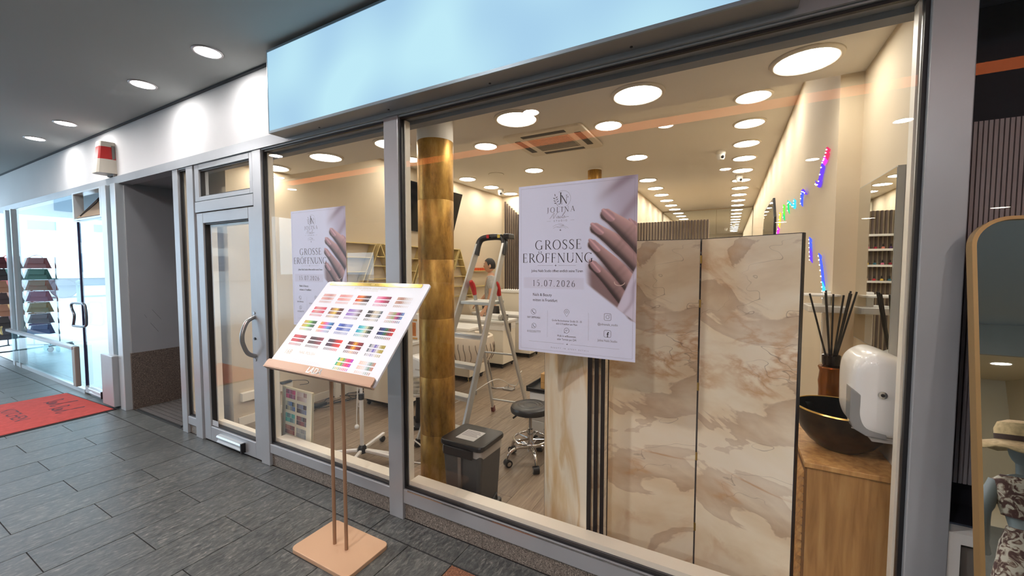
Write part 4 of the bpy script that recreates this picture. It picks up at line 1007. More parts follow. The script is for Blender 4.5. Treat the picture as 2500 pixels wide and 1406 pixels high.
# ------------------------------------------------------------------ alarm box on the fascia
al = thing('alarm_box', 'white alarm box with a red band on the fascia above the recess', 'alarm', (-6.02, 1.82, 2.60))
sh = MB(); prof = [(0.0,0.080,0.13),(0.10,0.085,0.125),(0.30,0.068,0.095),(0.34,0.060,0.085)]
def shell(z0, z1, grow, nm, mt):
    mb = MB(); N = 12; rows = []
    for z in (z0, z1):
        t = z/0.34; hw = 0.115-0.028*t+grow; dp = 0.150-0.038*t+grow
        rows.append([(-hw, 0.0, z)] + [(-hw*math.cos(PI*i/N), -dp*min(1, 1.25*math.sin(PI*i/N))**0.8 if 0 < i < N else -0.02, z) for i in range(N+1)] + [(hw, 0.0, z)])
    n = len(rows[0]); mb.add(rows[0]+rows[1], [(i,i+1,n+i+1,n+i) for i in range(n-1)] + [tuple(range(n-1,-1,-1)), tuple(range(n,2*n))] + [(n-1,0,n,2*n-1)])
    return mb.build(nm, mt, al)
ALW = mat('alarm_white', rgb(214,206,192), 0.45)
shell(0.0, 0.15, 0.0, 'lower_housing', ALW); shell(0.15, 0.285, -0.002, 'red_band', RED); shell(0.285, 0.34, 0.0, 'upper_housing', ALW)
bx(-0.06, 0.10, -0.03, -0.005, -0.02, 0.30).build('back_plate', mat('alarm_plate', rgb(130,126,122), 0.5), al)
bx(0.085, 0.105, -0.028, -0.004, -0.10, 0.02).build('cable_duct', mat('alarm_plate', rgb(130,126,122), 0.5), al)

# ------------------------------------------------------------------ handbag racks by the corner shop
def bag_mesh(col_mat):
    pass
BAGC = {'coral':(220,92,84),'dark brown':(74,54,58),'teal green':(42,112,100),'forest green':(36,88,70),'tan':(196,140,110),'navy blue':(40,44,92),'amber':(214,160,84),'olive green':(60,104,78),'wine red':(104,38,48),'slate grey':(78,86,98),'taupe':(116,100,84),'royal blue':(46,70,126),'rose pink':(226,130,140),'charcoal':(56,54,58)}
_bb = MB()
def _bag():
    b = MB(); b.add([(-0.20,-0.05,0),(0.20,-0.05,0),(0.20,0.05,0),(-0.20,0.05,0),(-0.15,-0.025,0.19),(0.15,-0.025,0.19),(0.15,0.025,0.19),(-0.15,0.025,0.19)], [(0,3,2,1),(4,5,6,7),(0,1,5,4),(1,2,6,5),(2,3,7,6),(3,0,4,7)])
    f = MB(); f.add([(-0.165,-0.058,0.09),(0.165,-0.058,0.09),(0.155,-0.03,0.195),(-0.155,-0.03,0.195),(-0.165,-0.048,0.09),(0.165,-0.048,0.09),(0.155,0.03,0.195),(-0.155,0.03,0.195)], [(0,1,2,3),(5,4,7,6),(3,2,6,7),(1,0,4,5),(0,3,7,4),(2,1,5,6)])
    h = MB(); h.tube([(0.10*math.cos(R(a)), 0, 0.195+0.05*math.sin(R(a))) for a in range(0,181,20)], 0.006, 6)
    return b.mesh('bag_body', None), f.mesh('flap', None), h.mesh('handle', None)
def rack(loc, rz, rows, where):
    t = thing('handbag_rack', 'wheeled wire rack full of handbags %s' % where, 'rack', loc, rz)
    W = mat('rack_wire', rgb(150,152,156), 0.4, 0.7)
    for x in (-0.43, 0.0, 0.43): MB().cyl((x,0,0.12), (x,0,1.78), 0.010, n=8).build('upright', W, t)
    MB().box(-0.46,0.46,-0.02,0.02,0.10,0.12).box(-0.46,-0.43,-0.22,0.22,0.10,0.12).box(0.43,0.46,-0.22,0.22,0.10,0.12).build('base_frame', mat('rack_base', rgb(60,62,66), 0.5), t)
    for i in range(len(rows)): MB().tube([(-0.44,-0.10,0.36+0.205*i),(0.44,-0.10,0.36+0.205*i)], 0.005, 6).build('hanging_bar', W, t)
    for sx in (-0.445, 0.445):
        for sy in (-0.2, 0.2): MB().cyl((sx-0.012,sy,0.05),(sx+0.012,sy,0.05),0.05,n=16).build('castor', BLACK, t)
    rot = Matrix.Rotation(rz, 4, 'Z')
    for i, (ca, cb) in enumerate(rows):
        for j, cn in enumerate((ca, cb)):
            p = Vector(loc) + rot @ Vector((-0.215+0.43*j, -0.105, 0.335+0.205*i))
            tier = ORD[i]
            b = thing('handbag', '%s handbag, %s tier up, %s of the rack %s' % (cn, tier, ('left','right')[j], where), 'handbag', p, rz, 'handbags on the rack %s' % where)
            cm = mat('leather_'+cn.replace(' ','_'), rgb(*BAGC[cn]), 0.5)
            for me, nm in zip(_bag(), ('bag_body','flap','handle')):
                me.materials.append(cm); o = bpy.data.objects.new(nm, me); COL.objects.link(o); o.parent = b
rack((-11.6, 2.27, 0.0), R(36), [('taupe','royal blue'),('wine red','slate grey'),('amber','forest green'),('tan','navy blue'),('coral','olive green'),('teal green','forest green'),('coral','dark brown')], 'behind the corner shop glass')
rack((-11.1, 1.52, 0.0), R(80), [('charcoal','slate grey'),('wine red','charcoal'),('amber','tan'),('rose pink','dark brown'),('coral','tan'),('teal green','charcoal'),('coral','wine red')], 'beyond the corner post')

# ------------------------------------------------------------------ delivery truck out in the street
tk = thing('delivery_truck', 'white delivery truck parked in the bright street beyond the corner shop', 'truck', (-31.0, 9.5, -0.02), R(75))
TW = mat('truck_white', rgb(240,242,244), 0.4)
bx(-3.6, 2.2, -1.2, 1.2, 1.05, 3.5).build('cargo_box', TW, tk, bevel=0.03)
MB().prism([(2.3,0.55),(4.1,0.55),(4.15,1.5),(3.7,2.6),(2.3,2.7)], -1.1, 1.1, 'y').build('cab', TW, tk, bevel=0.04)
MB().prism([(2.6,1.6),(3.85,1.6),(3.62,2.4),(2.6,2.4)], -1.115, 1.115, 'y').build('side_window', mat('truck_glass', rgb(60,76,88), 0.1), tk)
bx(-3.6, 4.0, -0.95, 0.95, 0.62, 1.0).build('chassis', mat('truck_chassis', rgb(90,100,108), 0.6), tk)
for x in (-2.2, 3.1):
    for s in (-1, 1):
        w = MB().lathe([(0.20,-0.14),(0.46,-0.14),(0.5,-0.09),(0.5,0.09),(0.46,0.14),(0.20,0.14)], n=28).xf(Matrix.Translation((x, s*1.02, 0.5)) @ Matrix.Rotation(PI/2,4,'X')).build('wheel', mat('tyre', rgb(70,78,86), 0.7), tk, smooth=True)
        MB().lathe([(0.0,-0.10),(0.26,-0.10),(0.28,-0.14),(0.28,0.14),(0.26,0.10),(0.0,0.10)], n=24).xf(Matrix.Translation((x, s*1.02, 0.5)) @ Matrix.Rotation(PI/2,4,'X')).build('hub', mat('wheel_hub', rgb(190,196,200), 0.4, 0.5), w, smooth=True)
# houses over the street close the view
hs = thing('street_house', 'pale house front across the street beyond the arcade', 'building', (-52.0, 0.0, -0.02))
bx(-2, 0, -28, 34, 0, 9).build('wall', mat('house_render', rgb(206,210,212), 0.8, var=(0.3,0.05)), hs)
wm = bx(-0.01, 0.06, -0.8, 0.8, 0, 1.7).mesh('window', mat('house_glass', rgb(120,140,156), 0.15))
for j in range(3):
    for i in range(15): put(wm, 0, -25+4*i, hs, 1.2+2.7*j, 'window')
bo = thing('street_bollard', 'dark bollard on the street pavement seen through the corner shop glass', 'bollard', (-24.5, 6.15, -0.02))
MB().lathe([(0.10,0),(0.10,0.85),(0.08,0.92),(0.11,0.95),(0.11,1.02),(0.0,1.08)], n=16).build('post', mat('bollard_green', rgb(70,92,88), 0.6), bo, smooth=True)
MB().lathe([(0.15,0),(0.15,0.05),(0.10,0.06)], n=16).build('foot', mat('bollard_green', rgb(70,92,88), 0.6), bo, smooth=True)

# ------------------------------------------------------------------ arched floor mirror at the right edge
am = thing('arched_floor_mirror', 'tall arched floor mirror with a thin gold frame before the dark shop', 'mirror', (0.998, 1.445, 0.0))
am.rotation_euler = (R(-9), 0, 0)
def arch(w, h, r): return [(w,0.0)] + [(w-r+r*math.cos(R(a)), h-r+r*math.sin(R(a))) for a in range(0,91,9)] + [(-w+r+r*math.cos(R(a)), h-r+r*math.sin(R(a))) for a in range(90,181,9)] + [(-w,0.0)]
ao = arch(0.36, 1.752, 0.085); ai = arch(0.350, 1.742, 0.077)
mb = MB(); n = len(ao)
for i in range(n-1):
    a, b, c, d = ao[i], ao[i+1], ai[i+1], ai[i]
    for y0 in (0,): mb.add([(a[0],0,a[1]),(b[0],0,b[1]),(c[0],0,c[1]),(d[0],0,d[1]),(a[0],0.035,a[1]),(b[0],0.035,b[1]),(c[0],0.035,c[1]),(d[0],0.035,d[1])], [(0,1,2,3),(7,6,5,4),(0,4,5,1),(2,6,7,3)])
mb.build('gold_frame', mat('champagne_gold', rgb(170,140,94), 0.45, 0.5), am)
MB().prism(ai[::-1], 0.008, 0.014, 'y').build('mirror_glass', MIRROR, am)
MB().prism(ai[::-1], 0.016, 0.030, 'y').build('backing', BLACKM, am)

# ------------------------------------------------------------------ mannequin across the walkway, seen in the floor mirror
CLOTH = None
def dress_mat():
    m, nt, b = nodes('leaf_print_cloth'); tc = nt.nodes.new('ShaderNodeTexCoord')
    n = nt.nodes.new('ShaderNodeTexNoise'); n.inputs['Scale'].default_value = 16; n.inputs['Detail'].default_value = 3; n.inputs['Distortion'].default_value = 1.5; nt.links.new(tc.outputs['Object'], n.inputs['Vector'])
    r = ramp(nt, [(0.44, rgb(92,66,62)), (0.5, rgb(150,128,112)), (0.56, rgb(214,206,188))]); nt.links.new(n.outputs[0], r.inputs[0]); nt.links.new(r.outputs[0], b.inputs['Base Color']); b.inputs['Roughness'].default_value = 0.9; return m
CLOTH = dress_mat(); STRAW = mat('straw', rgb(206,184,140), 0.9, var=(60,0.2))
def mannequin(loc, rz, label):
    t = thing('mannequin', label, 'mannequin', loc, rz)
    t.scale = (0.66, 0.66, 0.66)
    MB().lathe([(0.16,0),(0.16,0.015),(0.02,0.02),(0.018,0.75)], n=20).build('stand', STEEL, t, smooth=True)
    MB().lathe([(0.0,0.74),(0.15,0.74),(0.17,0.86),(0.165,0.95),(0.12,1.10),(0.14,1.22),(0.165,1.32),(0.17,1.40),(0.12,1.45),(0.055,1.475),(0.05,1.55)], n=24, sy=0.68).build('torso', mat('mannequin_grey', rgb(150,160,162), 0.5), t, smooth=True)
    MB().ball((0,0.0,1.64), 0.078, 0.095, 0.115).build('head', mat('mannequin_grey', rgb(150,160,162), 0.5), t, smooth=True)
    MB().lathe([(0.29,0.45),(0.26,0.62),(0.20,0.86),(0.175,0.98),(0.13,1.10)], n=28, sy=0.75).build('skirt', CLOTH, t, smooth=True)
    MB().lathe([(0.15,1.17),(0.178,1.32),(0.18,1.41),(0.13,1.455)], n=24, sy=0.72).build('top', CLOTH, t, smooth=True)
    for s in (-1, 1): MB().tube(spline([(s*0.15,0,1.40),(s*0.22,0.0,1.22),(s*0.24,-0.05,1.02),(s*0.22,-0.14,0.86)],5), [0.046]*6+[0.036]*6+[0.028]*4, 10).build('arm', mat('mannequin_grey', rgb(150,160,162), 0.5), t, smooth=True)
    return t
def sun_hat(loc, label):
    t = thing('straw_hat', label, 'hat', loc, 0, 'straw hats on display')
    b = MB(); n = 40; v = []
    for r in (0.085, 0.15, 0.23):
        for k in range(n):
            a = 2*PI*k/n; z = -(r-0.085)*0.30 + (0.010*math.sin(9*a) if r > 0.2 else 0); v.append((r*math.cos(a), r*math.sin(a), z))
    b.add(v, [(i*n+k, i*n+(k+1)%n, (i+1)*n+(k+1)%n, (i+1)*n+k) for i in range(2) for k in range(n)])
    o = b.build('brim', STRAW, t, smooth=True); sm_ = o.modifiers.new('thick', 'SOLIDIFY'); sm_.thickness = 0.006
    MB().lathe([(0.090,-0.005),(0.090,0.05),(0.075,0.085),(0.04,0.10),(0.0,0.102)], n=28).build('crown', STRAW, t, smooth=True)
    MB().lathe([(0.092,0.0),(0.092,0.025)], n=28).build('hat_band', mat('dark_ribbon', rgb(70,54,48), 0.8), t, smooth=True)
mannequin((1.30, 0.30, 0.0), R(10), 'grey mannequin in a brown leaf print dress across the walkway')
sun_hat((1.30, 0.30, 1.13), 'wide straw hat on the mannequin head, mirrored in the floor mirror')
# ================================================================== SALON: columns
def gold_pillar(x, y, r, z1, label, ztop):
    t = thing('gold_column', label, 'column', (x, y, 0))
    n = 6; h = (z1)/n
    for i in range(n): MB().lathe([(r-0.0015, i*h), (r, i*h+0.004), (r, (i+1)*h-0.004), (r-0.0015, (i+1)*h)], n=44).build('gilded_drum', GOLDCOL, t, smooth=True)
    m = MB().lathe([(r+0.0008, z1-0.004), (r+0.0008, ztop)], n=44).build('painted_collar', CEIL, t, smooth=True)
    return t
gold_pillar(-1.815, 2.222, 0.124, 2.45, 'thick aged gold column between the window mullion and the ladder', 2.598)
gold_pillar(-1.83, 6.02, 0.105, 3.06, 'far gold column showing just above the large poster', 3.078)

# ------------------------------------------------------------------ folding screen with marble panels
fs_ = thing('folding_screen', 'tall folding screen with beige marble print panels behind the wide window', 'screen', (-0.12, 2.20, 0.0))
EDGE = mat('black_screen_edge', rgb(30,24,30), 0.5)
HT = 1.722
def panel(a, b, m, thick=0.026, z0=0.0, nm='panel'):
    """a, b = ground points (world); marble faces with black edging"""
    a = Vector((a[0]+0.12, a[1]-2.20, 0)); b = Vector((b[0]+0.12, b[1]-2.20, 0)); d = (b-a); L = d.length; ang = math.atan2(d.y, d.x)
    M = Matrix.Translation(a) @ Matrix.Rotation(ang, 4, 'Z')
    core = MB().box(0.0, L, -thick/2, thick/2, z0, HT); core.xf(M); o = core.build(nm, EDGE, fs_)
    f = MB().box(0.006, L-0.003, -thick/2-0.0015, -thick/2, z0+0.003, HT-0.003); 
    p = f.build('marble_face', m, o); p.matrix_local = M
    f = MB().box(0.006, L-0.003, thick/2, thick/2+0.0015, z0+0.003, HT-0.003); p = f.build('marble_face', m, o); p.matrix_local = M
    return o
panel((-0.568,2.160), (-0.124,2.205), MARBLE)
panel((-0.116,2.205), (0.268,1.995), MARBLE)
A = Vector((-0.955,2.195)); Bp = Vector((-0.600,1.930)); dv = (Bp-A).normalized(); nv = Vector((-dv.y, dv.x))
for i in range(3):
    o_ = nv*(0.038*i)
    panel(A+o_+dv*(0.01*i), Bp+o_+dv*0.004*i, MARBLE2 if i == 0 else MARBLE, 0.024)
for z in (0.25, 0.62, 0.98, 1.40, 1.62):
    MB().cyl((0.0,-0.010,z-0.02), (0.0,-0.010,z+0.02), 0.005, n=8).build('hinge', GOLD, fs_)
# ------------------------------------------------------------------ vanity with basin by the right wall
va = thing('vanity_cabinet', 'oak vanity cabinet with slatted front under the mirror', 'cabinet', (0.445, 2.27, 0.0))
bx(-0.140, 0.150, -0.290, 0.40, 0.06, 0.765).build('carcass', OAK, va)
bx(-0.152, 0.152, -0.302, 0.41, 0.765, 0.785).build('top', OAK, va, bevel=0.002)
bx(-0.12, 0.14, -0.27, 0.38, 0.0, 0.06).build('plinth', BLACKM, va)
bx(-0.149, -0.140, -0.285, 0.395, 0.09, 0.755).build('door', mat('vanity_gap', rgb(120,84,46), 0.6), va)
sm_ = bx(-0.006, 0.0, -0.28, 0.39, 0, 0.022)
for i in range(19):
    MB().add([(-0.149,-0.28,0.10+i*0.034),(-0.149,0.39,0.10+i*0.034),(-0.163,0.39,0.104+i*0.034),(-0.163,-0.28,0.104+i*0.034),(-0.149,-0.28,0.126+i*0.034),(-0.149,0.39,0.126+i*0.034)], [(0,1,2,3),(3,2,5,4),(0,3,4),(1,5,2),(0,4,5,1)]).build('slat', OAK, va)
bs = thing('vessel_basin', 'round dark bronze vessel basin with a gold rim on the vanity', 'basin', (0.452, 2.205, 0.785))
DBR = mat('dark_bronze', rgb(70,56,42), 0.3, 0.75, var=(18,0.35)); 
MB().lathe([(0.0,0.010),(0.06,0.006),(0.07,0.0),(0.078,0.006),(0.115,0.032),(0.145,0.072),(0.164,0.125),(0.172,0.178)], n=48).build('outer_bowl', DBR, bs, smooth=True)
MB().lathe([(0.0,0.016),(0.06,0.020),(0.108,0.040),(0.138,0.078),(0.158,0.128),(0.166,0.178)], n=48).build('inner_bowl', mat('bronze_glaze', rgb(60,50,40), 0.12, 0.6, var=(12,0.3)), bs, smooth=True)
MB().lathe([(0.165,0.176),(0.1665,0.181),(0.171,0.181),(0.1735,0.176)], n=48).build('gold_rim', GOLD, bs, smooth=True)
MB().lathe([(0.0,0.020),(0.022,0.020),(0.024,0.016)], n=20).build('drain', CHROME, bs, smooth=True)
# paper towel dispenser
tdp = thing('paper_towel_dispenser', 'white wall mounted paper towel dispenser with grey window beside the basin', 'dispenser', (0.600, 2.085, 0.925))
def disp(poly, y0, y1, nm, mt, bev=0.02):
    mb = MB(); mb.prism([(a,b) for a,b in poly][::-1], y0, y1, 'y'); return mb.build(nm, mt, tdp, bevel=bev)
prf = [(p.x, p.y) for p in spline([(-0.085,0.0,0),(-0.140,0.018,0),(-0.164,0.065,0),(-0.169,0.13,0),(-0.169,0.23,0),(-0.158,0.285,0),(-0.125,0.322,0),(-0.08,0.333,0),(0.0,0.300,0)], 5)]
mb = MB(); rows = []
for t_ in np.linspace(-1, 1, 25):                      # loft: the profile shrinks in towards both ends
    k = (1-abs(t_)**5)**0.5 if abs(t_) < 1 else 0.0; sh_ = 0.045*(1-k)
    row = [(0.0, 0.128*t_, 0.004+sh_*0.6)]
    for a, b in prf:
        cx_, cz_ = 0.0, 0.165; d = math.hypot(a-cx_, b-cz_); f_ = max(0.0, (d-sh_)/d); row.append((cx_+(a-cx_)*f_, 0.128*t_, cz_+(b-cz_)*f_))
    rows.append(row)
n = len(rows[0]); vs = [v for r_ in rows for v in r_]
mb.add(vs, [(i*n+k, i*n+k+1, (i+1)*n+k+1, (i+1)*n+k) for i in range(24) for k in range(n-1)] + [tuple(range(n-1,-1,-1)), tuple(range(24*n, 25*n))])
mb.build('housing', WHITEPL, tdp, smooth=True, auto=60)
disp([(-0.1700,0.060),(-0.158,0.030),(-0.120,0.008),(-0.060,0.004),(-0.060,0.150),(-0.110,0.155),(-0.145,0.170),(-0.1708,0.190)], -0.1215, -0.050, 'level_window', mat('smoked_window', rgb(150,150,148), 0.2), 0.004)
disp([(0.0,-0.012),(-0.10,-0.014),(-0.11,0.006),(0.0,0.01)], -0.11, 0.11, 'bottom_tray', mat('dispenser_grey', rgb(176,172,164), 0.5), 0.004)
MB().cyl((-0.080,-0.118,0.176),(-0.080,-0.133,0.176),0.014,n=20).build('lock', CHROME, tdp, smooth=True); MB().cyl((-0.080,-0.131,0.176),(-0.080,-0.135,0.176),0.006,n=12).build('keyhole', BLACK, tdp)
MB().add([(-0.15,-0.06,0.012),(-0.06,-0.05,-0.006),(-0.07,0.04,-0.022),(-0.10,0.07,-0.030),(-0.14,0.05,-0.008),(-0.15,-0.06,0.016),(-0.06,-0.05,-0.003),(-0.07,0.04,-0.019),(-0.10,0.07,-0.027),(-0.14,0.05,-0.005)], [(0,1,2,3,4),(9,8,7,6,5),(0,5,6,1),(1,6,7,2),(2,7,8,3),(3,8,9,4),(4,9,5,0)]).build('paper_sheet', mat('tissue', rgb(232,226,214), 0.9), tdp)
# reed diffuser on a small shelf behind the bowl
df = thing('reed_diffuser', 'amber reed diffuser with black sticks behind the basin', 'diffuser', (0.455, 2.45, 0.785))
AMB = mat('amber_glass', rgb(140,82,30), 0.08, 0.4)
MB().lathe([(0.0,0.0),(0.046,0.0),(0.047,0.20),(0.050,0.235),(0.045,0.285),(0.052,0.305),(0.050,0.31)], n=32).build('bottle', AMB, df, smooth=True)
MB().lathe([(0.034,0.31),(0.036,0.315),(0.038,0.365),(0.030,0.37),(0.0,0.37)], n=28).build('collar', mat('dark_glass', rgb(40,32,32), 0.1, 0.3), df, smooth=True)
for i, (dx, dy) in enumerate(((-0.075,0.01),(-0.03,-0.02),(-0.02,0.03),(0.0,0.01),(0.048,0.0),(0.055,0.02),(0.020,-0.05),(0.04,-0.06),(0.062,-0.03))):
    MB().cyl((dx*0.10, dy*0.10, 0.30), (dx*1.25, dy*1.25, 0.665+0.008*(i%3)), 0.0042, n=8).build('reed', BLACKM, df)
# wall mirror
wm_ = thing('wall_mirror', 'frameless wall mirror with a pale edge above the vanity', 'mirror', (0.60, 2.38, 1.225))
bx(-0.026, -0.002, -0.270, 0.245, 0.0, 0.755).build('mirror_body', mat('mirror_side', rgb(176,178,176), 0.35, 0.3), wm_)
bx(-0.0280, -0.0265, -0.266, 0.241, 0.004, 0.751).build('mirror_glass', MIRROR, wm_)
# white double shelf left of the mirror
ws = thing('white_bracket_shelf', 'small white two tier bracket shelf between mirror and screen', 'shelf', (0.50, 2.80, 1.05))
MB().box(-0.035, 0.0, -0.05, -0.02, 0.0, 0.40).build('back_post', WHITEPL, ws, bevel=0.004)
MB().prism(rrect(-0.115,0.06,-0.16,0.05,0.03), 0.290, 0.325, 'z').build('lower_tier', WHITEPL, ws, bevel=0.004)
MB().prism(rrect(-0.130,0.03,-0.14,0.02,0.03), 0.375, 0.385, 'z').build('upper_tier', WHITEPL, ws, bevel=0.002)
# far wall mirror
fm = thing('bevelled_wall_mirror', 'large dark framed mirror with cut corners further along the right wall', 'mirror', (0.50, 6.72, 0.90))
po = [(-0.88,0.0),(0.88,0.0),(0.88,1.30),(0.66,1.56),(-0.66,1.56),(-0.88,1.30)]
MB().prism(po, -0.025, -0.002, 'x').build('frame', BLACKM, fm)
MB().prism([(a*0.97, 0.02+b*0.975) for a, b in po], -0.028, -0.0255, 'x').build('mirror_glass', MIRROR, fm)

# ------------------------------------------------------------------ coloured LED ribbons on the right wall
def led_ribbon(pts, cols, label, w=0.012, x=0.497):
    t = thing('led_ribbon', label, 'light strip', (x, pts[0][0], pts[0][1]), 0, 'coloured light ribbons')
    y0, z0 = pts[0]
    sp = spline([(0, a-y0, b-z0) for a, b in pts], 3); n = len(sp)-1
    for i in range(n):
        a, b = sp[i], sp[i+1]; c = cols[min(int(i*len(cols)/n), len(cols)-1)]
        k = 'led_%02x%02x%02x' % c
        e = unsampled(emat(k, tuple(lin(q) for q in c), 1.5))
        m = MB(); tw = 0.008 + w*abs(math.sin(i*1.3))
        m.add([(-0.006,a.y,a.z-tw),(-0.006,b.y,b.z-tw),(-0.020,b.y,b.z+tw),(-0.020,a.y,a.z+tw),(-0.002,a.y,a.z-tw),(-0.002,b.y,b.z-tw),(-0.016,b.y,b.z+tw),(-0.016,a.y,a.z+tw)], [(0,1,2,3),(7,6,5,4),(0,3,7,4),(1,5,6,2),(2,6,7,3),(0,4,5,1)])
        o = m.build('ribbon_segment', e, t)
        MB().ball((-0.020, (a.y+b.y)/2, (a.z+b.z)/2), 0.0042, n=8, m=5).build('led_dot', unsampled(emat('led_core', (0.75,0.85,1.0), 2.5)), o)
    return t
VI=(98,60,214); BL=(70,90,240); CY=(60,190,230); GR=(40,200,110); LG=(110,220,60); MG=(214,60,200); PU=(130,70,230); RD=(200,50,90); TE=(60,220,210)
led_ribbon([(2.89,2.26),(2.95,2.22),(3.02,2.20),(3.12,2.10),(3.22,2.12)], [RD,MG,VI,VI], 'violet light ribbon hanging highest on the right wall near the soffit')
led_ribbon([(3.60,2.12),(3.78,2.16),(3.80,2.06)], [VI,BL], 'blue light ribbon curl beside the violet one on the right wall')
led_ribbon([(4.18,2.16),(4.22,2.10),(4.60,2.20),(4.56,2.10)], [CY,CY,GR], 'cyan light ribbon in the middle of the coloured row')
led_ribbon([(4.95,2.22),(4.92,2.07)], [LG,GR], 'green light ribbon in the coloured row above the screen')
led_ribbon([(5.28,2.18),(5.36,2.03),(5.62,1.93),(5.75,1.86)], [(220,200,60),MG,PU], 'magenta light ribbon at the far end of the coloured row')
led_ribbon([(3.36,1.78),(3.33,1.70),(3.30,1.62)], [BL,VI], 'short blue light ribbon right beside the top of the screen')
led_ribbon([(3.02,1.66),(2.95,1.58),(2.88,1.48),(2.85,1.42)], [BL,BL,CY], 'blue light ribbon above the white bracket shelf')
led_ribbon([(2.84,1.42),(2.83,1.30),(2.82,1.15)], [TE,TE,CY,BL], 'turquoise light ribbon running down behind the white bracket shelf', w=0.012)

# ------------------------------------------------------------------ pedal bin
bn = thing('pedal_bin', 'dark grey pedal bin with a paper sheet on its lid near the gold column', 'bin', (-1.455, 2.135, 0.0))
BING = mat('bin_grey', rgb(72,72,72), 0.45)
b = MB(); lo = rrect(-0.125,0.125,-0.12,0.12,0.02,3); hi = rrect(-0.150,0.150,-0.135,0.135,0.03,3); n = len(lo)
b.add([(x,y,0.03) for x,y in lo]+[(x,y,0.43) for x,y in hi], [(i,(i+1)%n,n+(i+1)%n,n+i) for i in range(n)]+[tuple(range(n-1,-1,-1)), tuple(range(n,2*n))]); b.build('body', BING, bn)
MB().prism(rrect(-0.14,0.15,-0.17,0.135,0.02,3), 0.0, 0.03, 'z').build('base', BLACK, bn, bevel=0.006)
MB().prism(rrect(-0.165,0.165,-0.150,0.150,0.04,4), 0.445, 0.480, 'z').build('lid', BLACK, bn, bevel=0.010)
bx(-0.12,0.10,-0.160,-0.140,0.395,0.450).build('lid_lip', BLACK, bn, bevel=0.004)
b = MB(); k = [(x*1.02,y*1.02) for x,y in hi]; b.add([(x,y,0.445) for x,y in k]+[(x*(1.02+0.02*math.sin(i*2.1)),y*(1.03+0.02*math.cos(i*1.7)),0.405+0.012*math.sin(i*1.3)) for i,(x,y) in enumerate(k)], [(i,(i+1)%n,n+(i+1)%n,n+i) for i in range(n)]); b.build('bin_liner', mat('clear_liner', rgb(196,190,182), 0.2, alpha=0.6), bn, smooth=True)
bx(-0.075,0.065,-0.085,0.06,0.480,0.4815).build('paper_sheet', mat('printed_sheet_paper', rgb(206,204,200), 0.6), bn)
m = MB()
for i in range(6): m.box(-0.066,0.056-0.01*(i%3),-0.030+i*0.014,-0.026+i*0.014,0.4815,0.4819)
m.build('printed_lines', INKSOFT, bn)
bx(-0.012,0.012,-0.150,-0.136,0.03,0.40).build('pedal_rod', mat('bin_rod', rgb(120,118,116), 0.3, 0.6), bn)
MB().prism(rrect(-0.06,0.06,-0.215,-0.14,0.02,3), 0.012, 0.028, 'z').build('pedal', BLACK, bn, bevel=0.004)
bx(-0.012,0.018,-0.21,-0.17,0.028,0.030).build('pedal_label', mat('label_paper', rgb(226,222,208), 0.6), bn)
MB().tube([(0.145,-0.06,0.035),(0.17,-0.04,0.10),(0.168,0.02,0.12),(0.150,0.06,0.06)], 0.007, 8).build('carry_loop', BLACK, bn, smooth=True)

# ------------------------------------------------------------------ stool
so = thing('rolling_stool', 'black round rolling stool with chrome foot ring', 'stool', (-1.385, 2.865, 0.0))
MB().lathe([(0.0,0.470),(0.05,0.468),(0.055,0.472),(0.075,0.472),(0.08,0.468),(0.10,0.468),(0.105,0.472),(0.135,0.470),(0.155,0.460),(0.163,0.440),(0.160,0.418),(0.13,0.410),(0.0,0.410)][::-1], n=48).build('seat', mat('black_vinyl', rgb(44,43,43), 0.35), so, smooth=True)
MB().lathe([(0.0135,0.11),(0.0135,0.41)], n=16).build('gas_lift', STEEL, so, smooth=True)
MB().lathe([(0.026,0.09),(0.024,0.27),(0.016,0.275)], n=20).build('column', CHROME, so, smooth=True)
MB().tube([(0.02,-0.02,0.40),(-0.08,-0.07,0.395),(-0.115,-0.085,0.365)], 0.008, 8).build('lever', BLACK, so, smooth=True)
MB().tube([(0.135*math.cos(R(a)),0.135*math.sin(R(a)),0.190) for a in range(0,360,10)], 0.009, 10, closed=True).build('foot_ring', CHROME, so, smooth=True)
for i in range(5):
    a = R(20+72*i); c, s = math.cos(a), math.sin(a)
    MB().cyl((0.02*c,0.02*s,0.185),(0.132*c,0.132*s,0.190),0.007,n=8).build('ring_spoke', CHROME, so, smooth=True)
    MB().tube(spline([(0.01*c,0.01*s,0.12),(0.12*c,0.12*s,0.135),(0.185*c,0.185*s,0.11),(0.205*c,0.205*s,0.065)],5), 0.013, 10).build('leg', CHROME, so, smooth=True)
    w = MB().cyl((0.205*c-0.024*s,0.205*s+0.024*c,0.030),(0.205*c+0.024*s,0.205*s-0.024*c,0.030),0.030,n=18).build('castor', BLACK, so, smooth=True)
    MB().cyl((0.205*c-0.026*s,0.205*s+0.026*c,0.030),(0.205*c+0.026*s,0.205*s-0.026*c,0.030),0.017,n=14).build('wheel_cap', CHROME, w, smooth=True)

